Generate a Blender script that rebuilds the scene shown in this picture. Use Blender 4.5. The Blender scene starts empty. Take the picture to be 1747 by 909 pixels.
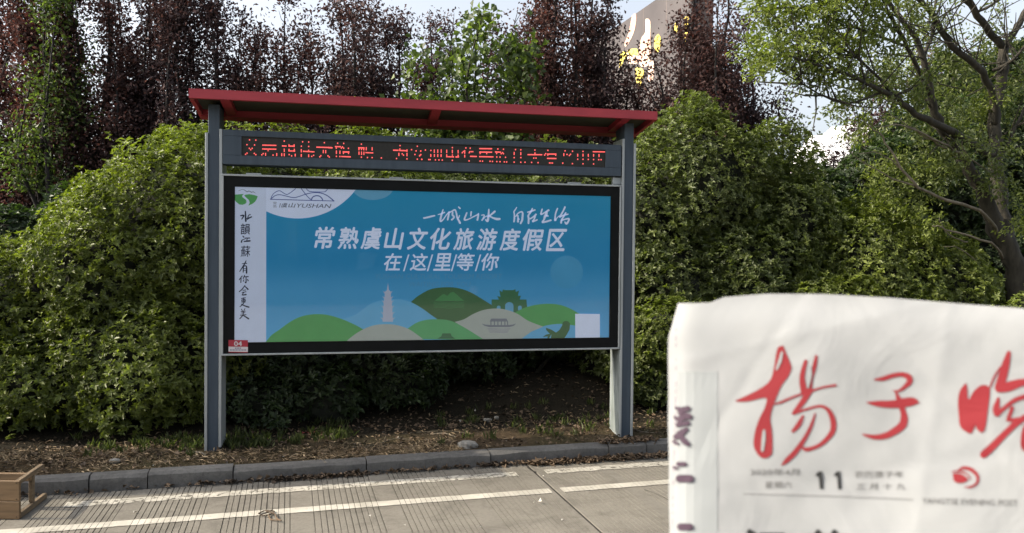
import bpy, math, random
import numpy as np
from mathutils import Vector, Matrix
from mathutils.geometry import tessellate_polygon

# ---------------------------------------------------------------- camera, light, exposure
scene = bpy.context.scene
COL = scene.collection
R = math.radians
random.seed(5)
rng = np.random.default_rng(11)

CAM = np.array([0.0, 0.0, 1.63])
FPX = 1350.0                      # focal length in photo pixels (photo 1747 px wide)
PITCH, ROLL = R(-1.02), 0.0096
fwd = np.array([0, math.cos(PITCH), math.sin(PITCH)])
rgt = np.array([1.0, 0, 0])
upv = np.cross(rgt, fwd)
cr, sr = math.cos(ROLL), math.sin(ROLL)
camR = rgt * cr + upv * sr
camU = -rgt * sr + upv * cr
cam = bpy.data.cameras.new('camera')
camo = bpy.data.objects.new('camera', cam)
COL.objects.link(camo)
camo.matrix_world = Matrix(((camR[0], camU[0], -fwd[0], CAM[0]),
                            (camR[1], camU[1], -fwd[1], CAM[1]),
                            (camR[2], camU[2], -fwd[2], CAM[2]), (0, 0, 0, 1)))
cam.sensor_width = 36
cam.lens = 36 * FPX / 1747
cam.clip_start = 0.05
cam.clip_end = 3000
cam.dof.use_dof = True
cam.dof.focus_distance = 6.3
cam.dof.aperture_fstop = 11
scene.camera = camo

SUN_EL, SUN_AZ = R(36), R(-94.5)     # azimuth from +Y towards +X: the sun stands to the left
world = bpy.data.worlds.new('World')
scene.world = world
world.use_nodes = True
wn = world.node_tree
wn.nodes.clear()
sky = wn.nodes.new('ShaderNodeTexSky')
sky.sky_type = 'NISHITA'
sky.sun_disc = False
sky.sun_elevation = SUN_EL
sky.sun_rotation = SUN_AZ
sky.air_density = 1.0
sky.dust_density = 5.0
sky.ozone_density = 1.0
bg = wn.nodes.new('ShaderNodeBackground')
bg.inputs[1].default_value = 0.15
wo = wn.nodes.new('ShaderNodeOutputWorld')
hs = wn.nodes.new('ShaderNodeHueSaturation')
hs.inputs['Saturation'].default_value = 0.45
hs.inputs['Value'].default_value = 1.3
wn.links.new(sky.outputs[0], hs.inputs['Color'])
wn.links.new(hs.outputs[0], bg.inputs[0])
wn.links.new(bg.outputs[0], wo.inputs[0])
sd = bpy.data.lights.new('sun', 'SUN')
sd.energy = 3.3
sd.angle = R(0.6)
sd.color = (1.0, 0.88, 0.70)
so = bpy.data.objects.new('sun', sd)
COL.objects.link(so)
sv = Vector((math.sin(SUN_AZ) * math.cos(SUN_EL), math.cos(SUN_AZ) * math.cos(SUN_EL), math.sin(SUN_EL)))
so.rotation_euler = sv.to_track_quat('Z', 'Y').to_euler()
so.location = (-20, 0, 20)
scene.view_settings.view_transform = 'Standard'
scene.view_settings.look = 'None'
scene.view_settings.exposure = 0.75
scene.view_settings.gamma = 1.0
scene.render.engine = 'CYCLES'
scene.cycles.max_bounces = 8
scene.cycles.transparent_max_bounces = 16
scene.cycles.caustics_reflective = False
scene.cycles.caustics_refractive = False
scene.cycles.use_denoising = True

# ---------------------------------------------------------------- measuring helpers
def ray(px, py):
    a, b = px - 873.5, 454.5 - py
    return a * camR + b * camU + FPX * fwd

def at_depth(px, py, Y):
    d = ray(px, py)
    return CAM + d * (Y / d[1])

def at_z(px, py, z):
    d = ray(px, py)
    return CAM + d * ((z - CAM[2]) / d[2])

SIGN_O = np.array([-2.236, 5.924, 0.0])
TH = R(12)
sx = np.array([math.cos(TH), math.sin(TH), 0])
sy = np.array([-math.sin(TH), math.cos(TH), 0])

def on_sign(px, py, off=0.0):
    """point of the board's plane seen at this photo pixel, in the board's own (x, z)"""
    q = ray(px, py)
    o = SIGN_O + sy * off
    p = CAM + q * (np.dot(o - CAM, sy) / np.dot(q, sy))
    return float(np.dot(p - SIGN_O, sx)), float(p[2])

# ---------------------------------------------------------------- materials
def ramp(nt, fac, stops):
    r = nt.nodes.new('ShaderNodeValToRGB')
    r.color_ramp.interpolation = 'EASE' if len(stops) == 4 else 'LINEAR'
    el = r.color_ramp.elements
    while len(el) < len(stops):
        el.new(0.5)
    for e, (p, c) in zip(el, stops):
        e.position = p
        e.color = (*c, 1)
    nt.links.new(fac, r.inputs[0])
    return r.outputs[0]

def noise(nt, scale, detail=4, rough=0.55, coord='Object', dist=0.0, stretch=None):
    tc = nt.nodes.new('ShaderNodeTexCoord')
    n = nt.nodes.new('ShaderNodeTexNoise')
    n.inputs['Scale'].default_value = scale
    n.inputs['Detail'].default_value = detail
    n.inputs['Roughness'].default_value = rough
    n.inputs['Distortion'].default_value = dist
    src = tc.outputs[coord]
    if stretch:
        mp = nt.nodes.new('ShaderNodeMapping')
        mp.inputs['Scale'].default_value = stretch
        nt.links.new(src, mp.inputs[0])
        src = mp.outputs[0]
    nt.links.new(src, n.inputs['Vector'])
    return n.outputs['Fac']

def mix(nt, fac, a, b, mode='MIX'):
    m = nt.nodes.new('ShaderNodeMix')
    m.data_type = 'RGBA'
    m.blend_type = mode
    for s, v in ((m.inputs[0], fac), (m.inputs[6], a), (m.inputs[7], b)):
        if isinstance(v, (int, float)):
            s.default_value = v
        elif isinstance(v, tuple):
            s.default_value = (*v, 1)
        else:
            nt.links.new(v, s)
    return m.outputs[2]

def new_mat(name):
    m = bpy.data.materials.new(name)
    m.use_nodes = True
    nt = m.node_tree
    return m, nt, nt.nodes['Principled BSDF']

def bump(nt, b, h, strength, dist=0.01):
    bp = nt.nodes.new('ShaderNodeBump')
    bp.inputs['Strength'].default_value = strength
    bp.inputs['Distance'].default_value = dist
    nt.links.new(h, bp.inputs['Height'])
    nt.links.new(bp.outputs[0], b.inputs['Normal'])

def mat(name, c1, c2=None, scale=8, rough=0.6, bmp=0.0, metal=0.0, spec=0.5, stretch=None, lo=0.35, hi=0.65):
    m, nt, b = new_mat(name)
    b.inputs['Roughness'].default_value = rough
    b.inputs['Metallic'].default_value = metal
    b.inputs['Specular IOR Level'].default_value = spec
    c2 = c2 or tuple(x * 0.82 for x in c1)
    n = noise(nt, scale, 6, stretch=stretch)
    nt.links.new(ramp(nt, n, [(lo, c2), (hi, c1)]), b.inputs['Base Color'])
    if bmp:
        bump(nt, b, n, bmp)
    return m

def leaf_mat(name, dark, light, trans, tw=0.4, rough=0.45, gloss=0.35):
    m = bpy.data.materials.new(name)
    m.use_nodes = True
    nt = m.node_tree
    b = nt.nodes['Principled BSDF']
    out = nt.nodes['Material Output']
    at = nt.nodes.new('ShaderNodeAttribute')
    at.attribute_name = 'tint'
    c = ramp(nt, at.outputs['Fac'], [(0.0, dark), (0.75, light), (1.0, tuple(min(1, x * 1.5) for x in light))])
    nt.links.new(c, b.inputs['Base Color'])
    b.inputs['Roughness'].default_value = rough
    b.inputs['Specular IOR Level'].default_value = gloss
    t = nt.nodes.new('ShaderNodeBsdfTranslucent')
    nt.links.new(mix(nt, 1.0, c, trans, 'MULTIPLY'), t.inputs[0])
    ms = nt.nodes.new('ShaderNodeMixShader')
    ms.inputs[0].default_value = tw
    nt.links.new(b.outputs[0], ms.inputs[1])
    nt.links.new(t.outputs[0], ms.inputs[2])
    nt.links.new(ms.outputs[0], out.inputs[0])
    return m

M = {}
M['red'] = mat('red_paint', (0.40, 0.038, 0.052), (0.28, 0.026, 0.038), 6, 0.5, stretch=(.6, 3, 3), lo=.25, hi=.7)
M['red_shadow'] = M['red']
M['soffit'] = mat('olive_soffit', (0.055, 0.052, 0.035), None, 8, 0.7)
M['steel'] = mat('slate_blue_steel', (0.070, 0.092, 0.118), (0.048, 0.065, 0.086), 7, 0.5, 0.04, spec=0.25, stretch=(3, 3, .35), lo=.25, hi=.75)
M['alu'] = mat('silver_aluminium', (0.42, 0.45, 0.46), (0.33, 0.36, 0.37), 12, 0.38, metal=0.25, stretch=(1, 1, 0.1))
M['alu_dirty'] = mat('weathered_pale_steel', (0.36, 0.40, 0.40), (0.20, 0.23, 0.22), 9, 0.5, metal=0.1, stretch=(3, 3, 0.5))
M['black'] = mat('black_glass_border', (0.008, 0.009, 0.010), (0.006, 0.007, 0.007), 10, 0.6, spec=0.12)
M['led_back'] = mat('led_panel_face', (0.022, 0.020, 0.016), (0.014, 0.013, 0.011), 60, 0.55)
m, nt, b = new_mat('red_led_light')
b.inputs['Base Color'].default_value = (0.6, 0.05, 0.05, 1)
b.inputs['Emission Color'].default_value = (1.0, 0.13, 0.12, 1)
b.inputs['Emission Strength'].default_value = 0.72
M['led'] = m

GLOW = 0.29     # the poster hangs in a lit light box
def poster_mat():
    m, nt, b = new_mat('printed_blue_sky')
    tc = nt.nodes.new('ShaderNodeTexCoord')
    sp = nt.nodes.new('ShaderNodeSeparateXYZ')
    nt.links.new(tc.outputs['Object'], sp.inputs[0])
    mr = nt.nodes.new('ShaderNodeMapRange')
    mr.inputs[1].default_value = 0.93
    mr.inputs[2].default_value = 2.1
    nt.links.new(sp.outputs['Z'], mr.inputs[0])
    c = ramp(nt, mr.outputs[0], [(0.0, (0.10, 0.34, 0.62)), (0.30, (0.065, 0.28, 0.53)), (0.55, (0.018, 0.205, 0.43)), (1.0, (0.018, 0.228, 0.42))])
    n = noise(nt, 2.2, 5, 0.6)
    c = mix(nt, ramp(nt, n, [(0.35, (0, 0, 0)), (0.75, (0.16, 0.16, 0.16))]), c, (0.08, 0.34, 0.54))
    nt.links.new(c, b.inputs['Base Color'])
    b.inputs['Roughness'].default_value = 0.6
    n2 = noise(nt, 3.0, 2)
    bump(nt, b, n2, 0.25, 0.01)
    nt.links.new(c, b.inputs['Emission Color'])
    b.inputs['Emission Strength'].default_value = GLOW
    return m
M['poster'] = poster_mat()
def flat(name, c, rough=0.6):
    M[name] = mat(name, c, tuple(x * 0.9 for x in c), 6, rough)
    if name.startswith('print_'):
        b = M[name].node_tree.nodes['Principled BSDF']
        b.inputs['Emission Color'].default_value = (*c, 1)
        b.inputs['Emission Strength'].default_value = GLOW
flat('print_white', (0.66, 0.70, 0.90))
flat('print_panel', (0.55, 0.59, 0.77))
flat('print_white_logo', (0.62, 0.66, 0.86))
flat('print_navy', (0.045, 0.07, 0.26))
flat('print_grey', (0.09, 0.10, 0.15))
flat('print_ink', (0.012, 0.014, 0.04))
flat('print_green', (0.085, 0.30, 0.10))
flat('print_green_light', (0.10, 0.33, 0.14))
flat('print_olive', (0.055, 0.125, 0.055))
flat('print_olive_light', (0.075, 0.22, 0.085))
flat('print_cream', (0.36, 0.38, 0.36))
flat('print_boat', (0.17, 0.18, 0.22))
flat('print_boat_faint', (0.29, 0.29, 0.32))
flat('print_pagoda', (0.40, 0.42, 0.54))
flat('print_sky_blue', (0.12, 0.36, 0.60))
flat('print_pale_blue', (0.12, 0.32, 0.50))
flat('print_moon', (0.065, 0.28, 0.50))
flat('print_letter_blue', (0.085, 0.26, 0.44))
flat('print_moss', (0.05, 0.14, 0.07))
flat('sticker_red', (0.36, 0.025, 0.045))
flat('sticker_white', (0.62, 0.58, 0.60))

def glass_mat():
    m = bpy.data.materials.new('clear_glass')
    m.use_nodes = True
    nt = m.node_tree
    nt.nodes.remove(nt.nodes['Principled BSDF'])
    out = nt.nodes['Material Output']
    tr = nt.nodes.new('ShaderNodeBsdfTransparent')
    tr.inputs[0].default_value = (0.93, 0.96, 0.96, 1)
    gl = nt.nodes.new('ShaderNodeBsdfGlossy')
    gl.inputs['Roughness'].default_value = 0.03
    fr = nt.nodes.new('ShaderNodeFresnel')
    fr.inputs[0].default_value = 1.45
    ms = nt.nodes.new('ShaderNodeMixShader')
    nt.links.new(fr.outputs[0], ms.inputs[0])
    nt.links.new(tr.outputs[0], ms.inputs[1])
    nt.links.new(gl.outputs[0], ms.inputs[2])
    nt.links.new(ms.outputs[0], out.inputs[0])
    return m
M['glass'] = glass_mat()

def concrete_mat(name, a, bcol, c, wear=0.5):
    m, nt, b = new_mat(name)
    n1 = noise(nt, 1.6, 8, 0.65)
    n2 = noise(nt, 45, 4, 0.7)
    n3 = noise(nt, 160, 2, 0.5)
    col = ramp(nt, n1, [(0.3, bcol), (0.7, a)])
    col = mix(nt, ramp(nt, n2, [(0.45, (0, 0, 0)), (0.75, (wear,) * 3)]), col, c)
    col = mix(nt, ramp(nt, n3, [(0.5, (0, 0, 0)), (0.8, (0.35,) * 3)]), col, tuple(x * 0.5 for x in bcol))
    n5 = noise(nt, 4.5, 7, 0.7, dist=1.2)
    col = mix(nt, ramp(nt, n5, [(0.50, (0, 0, 0)), (0.68, (0.55,) * 3)]), col, tuple(x * 0.55 for x in bcol))
    n6 = noise(nt, 3.0, 4, 0.6, stretch=(.25, 2.2, 1))
    col = mix(nt, ramp(nt, n6, [(0.52, (0, 0, 0)), (0.72, (0.4,) * 3)]), col, tuple(x * 0.65 for x in bcol))
    nt.links.new(col, b.inputs['Base Color'])
    b.inputs['Roughness'].default_value = 0.9
    b.inputs['Specular IOR Level'].default_value = 0.2
    bump(nt, b, n2, 0.35, 0.006)
    return m
M['concrete'] = concrete_mat('worn_concrete', (0.215, 0.200, 0.170), (0.160, 0.148, 0.126), (0.10, 0.092, 0.078))
M['kerb'] = concrete_mat('grey_kerb_concrete', (0.17, 0.165, 0.155), (0.115, 0.112, 0.108), (0.07, 0.068, 0.062), 0.7)
M['rock'] = concrete_mat('pale_broken_concrete', (0.36, 0.34, 0.30), (0.22, 0.21, 0.19), (0.13, 0.12, 0.10), 0.8)
M['groove'] = mat('dirt_in_joint', (0.025, 0.021, 0.017), (0.014, 0.012, 0.010), 50, 0.95)

def paint_mat(name, thr):
    m = bpy.data.materials.new(name)
    m.use_nodes = True
    nt = m.node_tree
    b = nt.nodes['Principled BSDF']
    out = nt.nodes['Material Output']
    n = noise(nt, 22, 8, 0.72)
    n1 = noise(nt, 5, 5, 0.6)
    b.inputs['Roughness'].default_value = 0.75
    nt.links.new(ramp(nt, n1, [(0.3, (0.34, 0.32, 0.27)), (0.7, (0.55, 0.52, 0.45))]), b.inputs['Base Color'])
    tr = nt.nodes.new('ShaderNodeBsdfTransparent')
    ms = nt.nodes.new('ShaderNodeMixShader')
    f = ramp(nt, n, [(thr - 0.03, (0, 0, 0)), (thr + 0.03, (0.95, 0.95, 0.95))])
    nt.links.new(f, ms.inputs[0])
    nt.links.new(tr.outputs[0], ms.inputs[1])
    nt.links.new(b.outputs[0], ms.inputs[2])
    nt.links.new(ms.outputs[0], out.inputs[0])
    bump(nt, b, n, 0.4, 0.004)
    return m
M['paint_worn'] = paint_mat('worn_white_road_paint', 0.44)
M['paint'] = paint_mat('white_road_paint', 0.36)

def soil_mat():
    m, nt, b = new_mat('dry_soil')
    n1 = noise(nt, 1.3, 6, 0.6)
    n2 = noise(nt, 28, 8, 0.75)
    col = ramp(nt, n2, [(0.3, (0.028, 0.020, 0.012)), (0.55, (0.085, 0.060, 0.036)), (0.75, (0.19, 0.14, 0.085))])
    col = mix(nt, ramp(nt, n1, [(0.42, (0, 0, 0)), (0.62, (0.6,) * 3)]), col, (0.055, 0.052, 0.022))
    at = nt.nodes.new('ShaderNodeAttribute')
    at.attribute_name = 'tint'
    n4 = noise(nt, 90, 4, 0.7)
    soil_shade = ramp(nt, n4, [(0.35, (0.010, 0.009, 0.006)), (0.6, (0.032, 0.026, 0.017)), (0.8, (0.075, 0.060, 0.038))])
    col = mix(nt, at.outputs['Fac'], col, soil_shade)  # shade on the bank painted in as darker soil, masked by tint
    nt.links.new(col, b.inputs['Base Color'])
    b.inputs['Roughness'].default_value = 0.95
    b.inputs['Specular IOR Level'].default_value = 0.15
    bump(nt, b, n2, 0.9, 0.03)
    return m
M['soil'] = soil_mat()
M['bark'] = mat('grey_brown_bark', (0.046, 0.040, 0.028), (0.018, 0.016, 0.011), 22, 0.9, 0.6, stretch=(1, 1, 0.3))
M['bark_dark'] = mat('dark_bark', (0.024, 0.019, 0.017), (0.011, 0.009, 0.008), 14, 0.9, 0.5, stretch=(1, 1, 0.3))
M['bark_pale'] = mat('pale_dead_wood', (0.20, 0.17, 0.125), (0.10, 0.085, 0.06), 14, 0.9, 0.3)
M['twig'] = M['bark_pale']
M['wood'] = mat('bare_pine_board', (0.20, 0.125, 0.062), (0.10, 0.062, 0.03), 3.2, 0.7, 0.2, stretch=(1, 1, 9), lo=0.3, hi=0.7)
M['wood_grey'] = mat('greyed_pine_bar', (0.21, 0.15, 0.09), (0.11, 0.08, 0.05), 4, 0.75, 0.2, stretch=(9, 1, 9))
M['straw'] = mat('dry_straw', (0.50, 0.38, 0.23), (0.24, 0.17, 0.10), 3, 0.8)
M['deadleaf'] = mat('dead_leaf', (0.15, 0.10, 0.058), (0.055, 0.038, 0.024), 3, 0.8)
M['pale_litter'] = mat('pale_litter', (0.62, 0.60, 0.55), (0.45, 0.43, 0.39), 9, 0.7)
M['wrapper'] = mat('faded_red_plastic', (0.25, 0.03, 0.035), (0.12, 0.02, 0.02), 12, 0.4)
M['cloud'] = mat('white_cloud', (0.95, 0.95, 0.95), (0.9, 0.9, 0.9), 2, 1.0, spec=0)
# leaves
M['leaf_shrub'] = leaf_mat('glossy_shrub_leaf', (0.062, 0.084, 0.024), (0.172, 0.205, 0.046), (1.4, 1.6, 0.45), 0.34, 0.42, 0.4)
M['leaf_shrub_dull'] = leaf_mat('dull_shrub_leaf', (0.060, 0.080, 0.030), (0.140, 0.168, 0.052), (1.3, 1.5, 0.5), 0.34, 0.42, 0.4)
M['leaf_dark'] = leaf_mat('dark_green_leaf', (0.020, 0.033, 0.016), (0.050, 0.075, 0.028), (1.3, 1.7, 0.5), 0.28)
M['leaf_plum'] = leaf_mat('purple_plum_leaf', (0.034, 0.024, 0.026), (0.105, 0.072, 0.070), (1.4, 0.95, 0.8), 0.25, 0.7, 0.2)
M['leaf_plum_red'] = leaf_mat('reddish_plum_leaf', (0.042, 0.027, 0.026), (0.140, 0.082, 0.070), (1.5, 0.9, 0.8), 0.25, 0.7, 0.2)
M['leaf_fresh'] = leaf_mat('fresh_green_leaf', (0.045, 0.068, 0.022), (0.115, 0.155, 0.050), (1.3, 1.5, 0.5), 0.38)
M['leaf_lime'] = leaf_mat('lime_green_leaf', (0.065, 0.085, 0.024), (0.180, 0.215, 0.055), (1.4, 1.6, 0.5), 0.38)
M['leaf_blocker'] = mat('blocker_foliage', (0.07, 0.09, 0.03), (0.02, 0.028, 0.012), 3, 0.9, 0.5)
M['grass'] = leaf_mat('grass_blade', (0.040, 0.055, 0.018), (0.10, 0.115, 0.045), (1.4, 1.8, 0.5), 0.3)

# ---------------------------------------------------------------- object helpers
def setp(o, label=None, cat=None, group=None, kind=None):
    for k, v in (('label', label), ('category', cat), ('group', group), ('kind', kind)):
        if v:
            o[k] = v
    return o

def empty(name, loc, rz=0.0, label=None, cat=None, group=None):
    o = bpy.data.objects.new(name, None)
    COL.objects.link(o)
    o.location = loc
    o.rotation_euler = (0, 0, rz)
    o.empty_display_size = 0.2
    return setp(o, label, cat, group)

def link(name, me, material, parent=None):
    if material is not None:
        me.materials.append(material)
    o = bpy.data.objects.new(name, me)
    COL.objects.link(o)
    if parent is not None:
        o.parent = parent
    return o

class MB:
    """collects vertices and faces for one mesh"""
    def __init__(s):
        s.v, s.f = [], []
    def add(s, v, f):
        k = len(s.v)
        s.v += [tuple(map(float, p)) for p in v]
        s.f += [tuple(i + k for i in q) for q in f]
    def box(s, x0, x1, y0, y1, z0, z1):
        s.add([(x0, y0, z0), (x1, y0, z0), (x1, y1, z0), (x0, y1, z0), (x0, y0, z1), (x1, y0, z1), (x1, y1, z1), (x0, y1, z1)],
              [(0, 3, 2, 1), (4, 5, 6, 7), (0, 1, 5, 4), (1, 2, 6, 5), (2, 3, 7, 6), (3, 0, 4, 7)])
    def bevbox(s, x0, x1, y0, y1, z0, z1, c=0.003):
        # box with chamfered upper and side edges: octagonal section stack
        def ring(cx, z):
            return [(x0 + c + cx, y0 + cx, z), (x1 - c - cx, y0 + cx, z), (x1 - cx, y0 + c + cx, z), (x1 - cx, y1 - c - cx, z),
                    (x1 - c - cx, y1 - cx, z), (x0 + c + cx, y1 - cx, z), (x0 + cx, y1 - c - cx, z), (x0 + cx, y0 + c + cx, z)]
        rs = [ring(c * .9, z0), ring(0, z0 + c), ring(0, z1 - c), ring(c * .9, z1)]
        v = [p for r in rs for p in r]
        f = [tuple(reversed(range(8))), tuple(range(24, 32))]
        for k in range(3):
            for i in range(8):
                j = (i + 1) % 8
                f.append((k * 8 + i, k * 8 + j, k * 8 + 8 + j, k * 8 + 8 + i))
        s.add(v, f)
    def tube(s, pts, rad, n=6, cap=True):
        pts = [np.array(p, float) for p in pts]
        rings = []
        prev = None
        for i, p in enumerate(pts):
            t = pts[min(i + 1, len(pts) - 1)] - pts[max(i - 1, 0)]
            t /= (np.linalg.norm(t) + 1e-9)
            a = prev if prev is not None else (np.array([1, 0, 0.]) if abs(t[0]) < 0.8 else np.array([0, 1, 0.]))
            a = a - t * np.dot(a, t)
            a /= (np.linalg.norm(a) + 1e-9)
            prev = a
            b = np.cross(t, a)
            r = rad[i] if hasattr(rad, '__len__') else rad
            rings.append([p + r * (a * math.cos(2 * math.pi * k / n) + b * math.sin(2 * math.pi * k / n)) for k in range(n)])
        v = [q for r in rings for q in r]
        f = []
        for i in range(len(rings) - 1):
            for k in range(n):
                j = (k + 1) % n
                f.append((i * n + k, i * n + j, (i + 1) * n + j, (i + 1) * n + k))
        if cap:
            f.append(tuple(reversed(range(n))))
            f.append(tuple(range((len(rings) - 1) * n, len(rings) * n)))
        s.add(v, f)
    def build(s, name, material, parent=None, smooth=False):
        me = bpy.data.meshes.new(name)
        me.from_pydata(s.v, [], s.f)
        if smooth:
            me.shade_smooth()
        me.update()
        return link(name, me, material, parent)

def box_obj(name, dims, material, parent=None, bev=0.003):
    b = MB()
    if bev:
        b.bevbox(*dims, bev)
    else:
        b.box(*dims)
    return b.build(name, material, parent)

def np_mesh(name, V, F, material, parent=None, tint=None):
    """V (n,3), F (m,k) arrays"""
    me = bpy.data.meshes.new(name)
    n, (mf, k) = len(V), F.shape
    me.vertices.add(n)
    me.vertices.foreach_set('co', V.astype(np.float32).ravel())
    me.loops.add(mf * k)
    me.loops.foreach_set('vertex_index', F.astype(np.int32).ravel())
    me.polygons.add(mf)
    me.polygons.foreach_set('loop_start', np.arange(0, mf * k, k, dtype=np.int32))
    if tint is not None:
        a = me.attributes.new('tint', 'FLOAT', 'POINT')
        a.data.foreach_set('value', tint.astype(np.float32))
    me.update(calc_edges=True)
    return link(name, me, material, parent)

def unit(a):
    return a / (np.linalg.norm(a, axis=-1, keepdims=True) + 1e-9)

def leaves(P, D, N, L, W, tint, fold=0.25, droop=0.0):
    """one folded leaf per row: base P, direction D, face normal N, length L, width W"""
    n = len(P)
    S = unit(np.cross(D, N))
    N = unit(np.cross(S, D))
    L, W = L[:, None], W[:, None]
    mid = P + D * L * 0.55 + N * L * 0.06
    tip = P + D * L - N * L * droop
    V = np.stack([P, mid + S * W * 0.5 + N * W * fold, tip, mid - S * W * 0.5 + N * W * fold], 1).reshape(-1, 3)
    i = np.arange(n)[:, None] * 4
    F = np.concatenate([i + [[0, 1, 2]], i + [[0, 2, 3]]], 0)
    return V, F, np.repeat(tint, 4)

def rand_dirs(n):
    return unit(rng.normal(size=(n, 3)))

def lumps(P, f=2.3, seed=0.0):
    return (np.sin(P[:, 0] * f * 1.1 + 1.3 + seed) * np.sin(P[:, 1] * f * 1.3 + .7 + seed) * np.sin(P[:, 2] * f + 2.1 * seed + .4)
            + 0.6 * np.sin(P[:, 0] * f * 2.7 + P[:, 2] * f * 1.9 + seed) * np.sin(P[:, 1] * f * 2.2 - P[:, 2] * f * 2.3 + 1.1))

# ---------------------------------------------------------------- the setting: road, kerb, verge
KU = np.array([1, .281, 0]) / math.hypot(1, .281)      # along the kerb
KN = np.array([-KU[1], KU[0], 0])                      # towards the verge
KO = np.array([-3.12, 5.17, 0.0])
KANG = math.atan2(KU[1], KU[0])
def kp(s, t, z=0.0):
    return KO + KU * s + KN * t + np.array([0, 0, z])

GROUPS = [(-2.58, .40), (-2.04, .40), (-1.5, .40), (-.96, .40), (-.42, .40), (.12, .47), (.71, .39), (1.225, .39), (1.757, .40), (2.30, .41), (2.86, .45),
          (3.42, .42), (3.96, .40), (4.50, .40), (5.04, .40), (5.58, .40), (6.12, .40), (6.66, .40), (7.2, .4)]
GR = []
for g0, gw in GROUPS:
    k = int(gw / 0.0335)
    GR += [g0 + i * gw / k + random.uniform(-.0015, .0015) for i in range(k + 1)]
GR = [g for g in GR if abs(g - 3.365) > .02]

road = empty('road', KO, KANG)
setp(road, kind='structure')
def slab(s0, s1, t0, t1, grooves=True):
    """a cast concrete slab, its anti-skid grooves cut as real slots"""
    prof = [(s0, -0.12), (s0, -0.006), (s0 + .006, 0.0)]
    if grooves:
        for g in GR:
            if s0 + .03 < g < s1 - .03:
                w, d = random.uniform(.0018, .0034), .007
                prof += [(g - w, 0.0), (g - w * .8, -d), (g + w * .8, -d), (g + w, 0.0)]
    prof += [(s1 - .006, 0.0), (s1, -0.006), (s1, -0.12)]
    v, f = [], []
    n = len(prof)
    ts = [t0, t1]
    for t in ts:
        v += [(s, t, z) for s, z in prof]
    for i in range(n - 1):
        f.append((i, i + 1, n + i + 1, n + i))
    me = bpy.data.meshes.new('concrete_slab')
    me.from_pydata(v, [], f)
    return link('concrete_slab', me, M['concrete'], road)
for s0, s1 in ((-11.64, -6.65), (-6.64, -1.645), (-1.635, 3.36), (3.37, 8.36), (8.37, 13.36), (13.37, 18.36)):
    near = -2 < s0 < 4
    slab(s0, s1, -4.2, -0.012, near or s0 == -6.64)
    slab(s0, s1, -8.4, -4.212, False)
rb = MB()
rb.box(-150, 150, -60, -0.002, -0.3, -0.122)
rb.box(-150, 150, -60, -8.42, -0.12, -0.003)
rb.box(-150, -11.66, -8.4, -0.012, -0.12, -0.003)
rb.box(18.38, 150, -8.4, -0.012, -0.12, -0.003)
ro = rb.build('road_base', M['concrete'], road)
jt = MB()
for s in (3.365, -1.64, 8.365):
    pts = []
    jt.box(s - .0048, s + .0048, -4.2, -.012, -.03, -.0025)
jt.build('joint_filler', M['groove'], road)
def ribbon_pts(pts, n=6):
    """Catmull-Rom through (x, y, w) points"""
    P = [np.array(p, float) for p in pts]
    if len(P) == 2:
        return P
    out = []
    for i in range(len(P) - 1):
        p0, p1, p2, p3 = P[max(i - 1, 0)], P[i], P[i + 1], P[min(i + 2, len(P) - 1)]
        for k in range(n):
            t = k / n
            out.append(.5 * ((2 * p1) + (p2 - p0) * t + (2 * p0 - 5 * p1 + 4 * p2 - p3) * t * t + (3 * p1 - p0 - 3 * p2 + p3) * t ** 3))
    out.append(P[-1])
    return out
def crack(pts, w):
    b = MB()
    q = ribbon_pts([(x, y, w) for x, y in pts], 5)
    vs = []
    for i, p in enumerate(q):
        a = q[min(i + 1, len(q) - 1)][:2] - q[max(i - 1, 0)][:2]
        a = np.array([-a[1], a[0]]) / (np.hypot(*a) + 1e-9)
        ww = p[2] * random.uniform(.5, 1.4) * .5
        j = random.uniform(-.004, .004)
        vs += [(p[0] + a[0] * (ww + j), p[1] + a[1] * (ww + j), .0016), (p[0] - a[0] * (ww - j), p[1] - a[1] * (ww - j), .0016)]
    b.add(vs, [(2 * i, 2 * i + 1, 2 * i + 3, 2 * i + 2) for i in range(len(q) - 1)])
    return b.build('crack', M['groove'], road)
crack([(3.97, -.84), (4.02, -1.0), (4.03, -1.2), (4.10, -1.5)], .006)
crack([(3.36, -.05), (3.35, -.14), (3.37, -.25)], .02)

def marking(name, t0, t1, spans, m, label_edge=.006):
    g = MB()
    for a, c in spans:
        x = a
        cuts = [q for q in GR if a < q < c] + [c]
        for q in cuts:
            e = q - .0012 if q != c else c
            if e - x > .004:
                v = []
                nn = max(1, int((e - x) / .05))
                for i in range(nn + 1):
                    xx = x + (e - x) * i / nn
                    w0 = label_edge * math.sin(xx * 31) * .6 + label_edge * math.sin(xx * 87 + 2) * .4
                    w1 = label_edge * math.sin(xx * 27 + 1) * .6 + label_edge * math.sin(xx * 71 + 4) * .4
                    v += [(xx, t0 + w0, .004), (xx, t1 + w1, .004)]
                g.add(v, [(2 * i, 2 * i + 2, 2 * i + 3, 2 * i + 1) for i in range(nn)])
            x = q + .0012
    return g.build(name, m, road)
marking('white_line', -.315, -.205, [(-6, -1.6), (.24, 3.22), (3.44, 9)], M['paint_worn'], .008)
marking('white_line', -.765, -.665, [(-6, 3.33), (3.41, 9)], M['paint'], .003)

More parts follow.
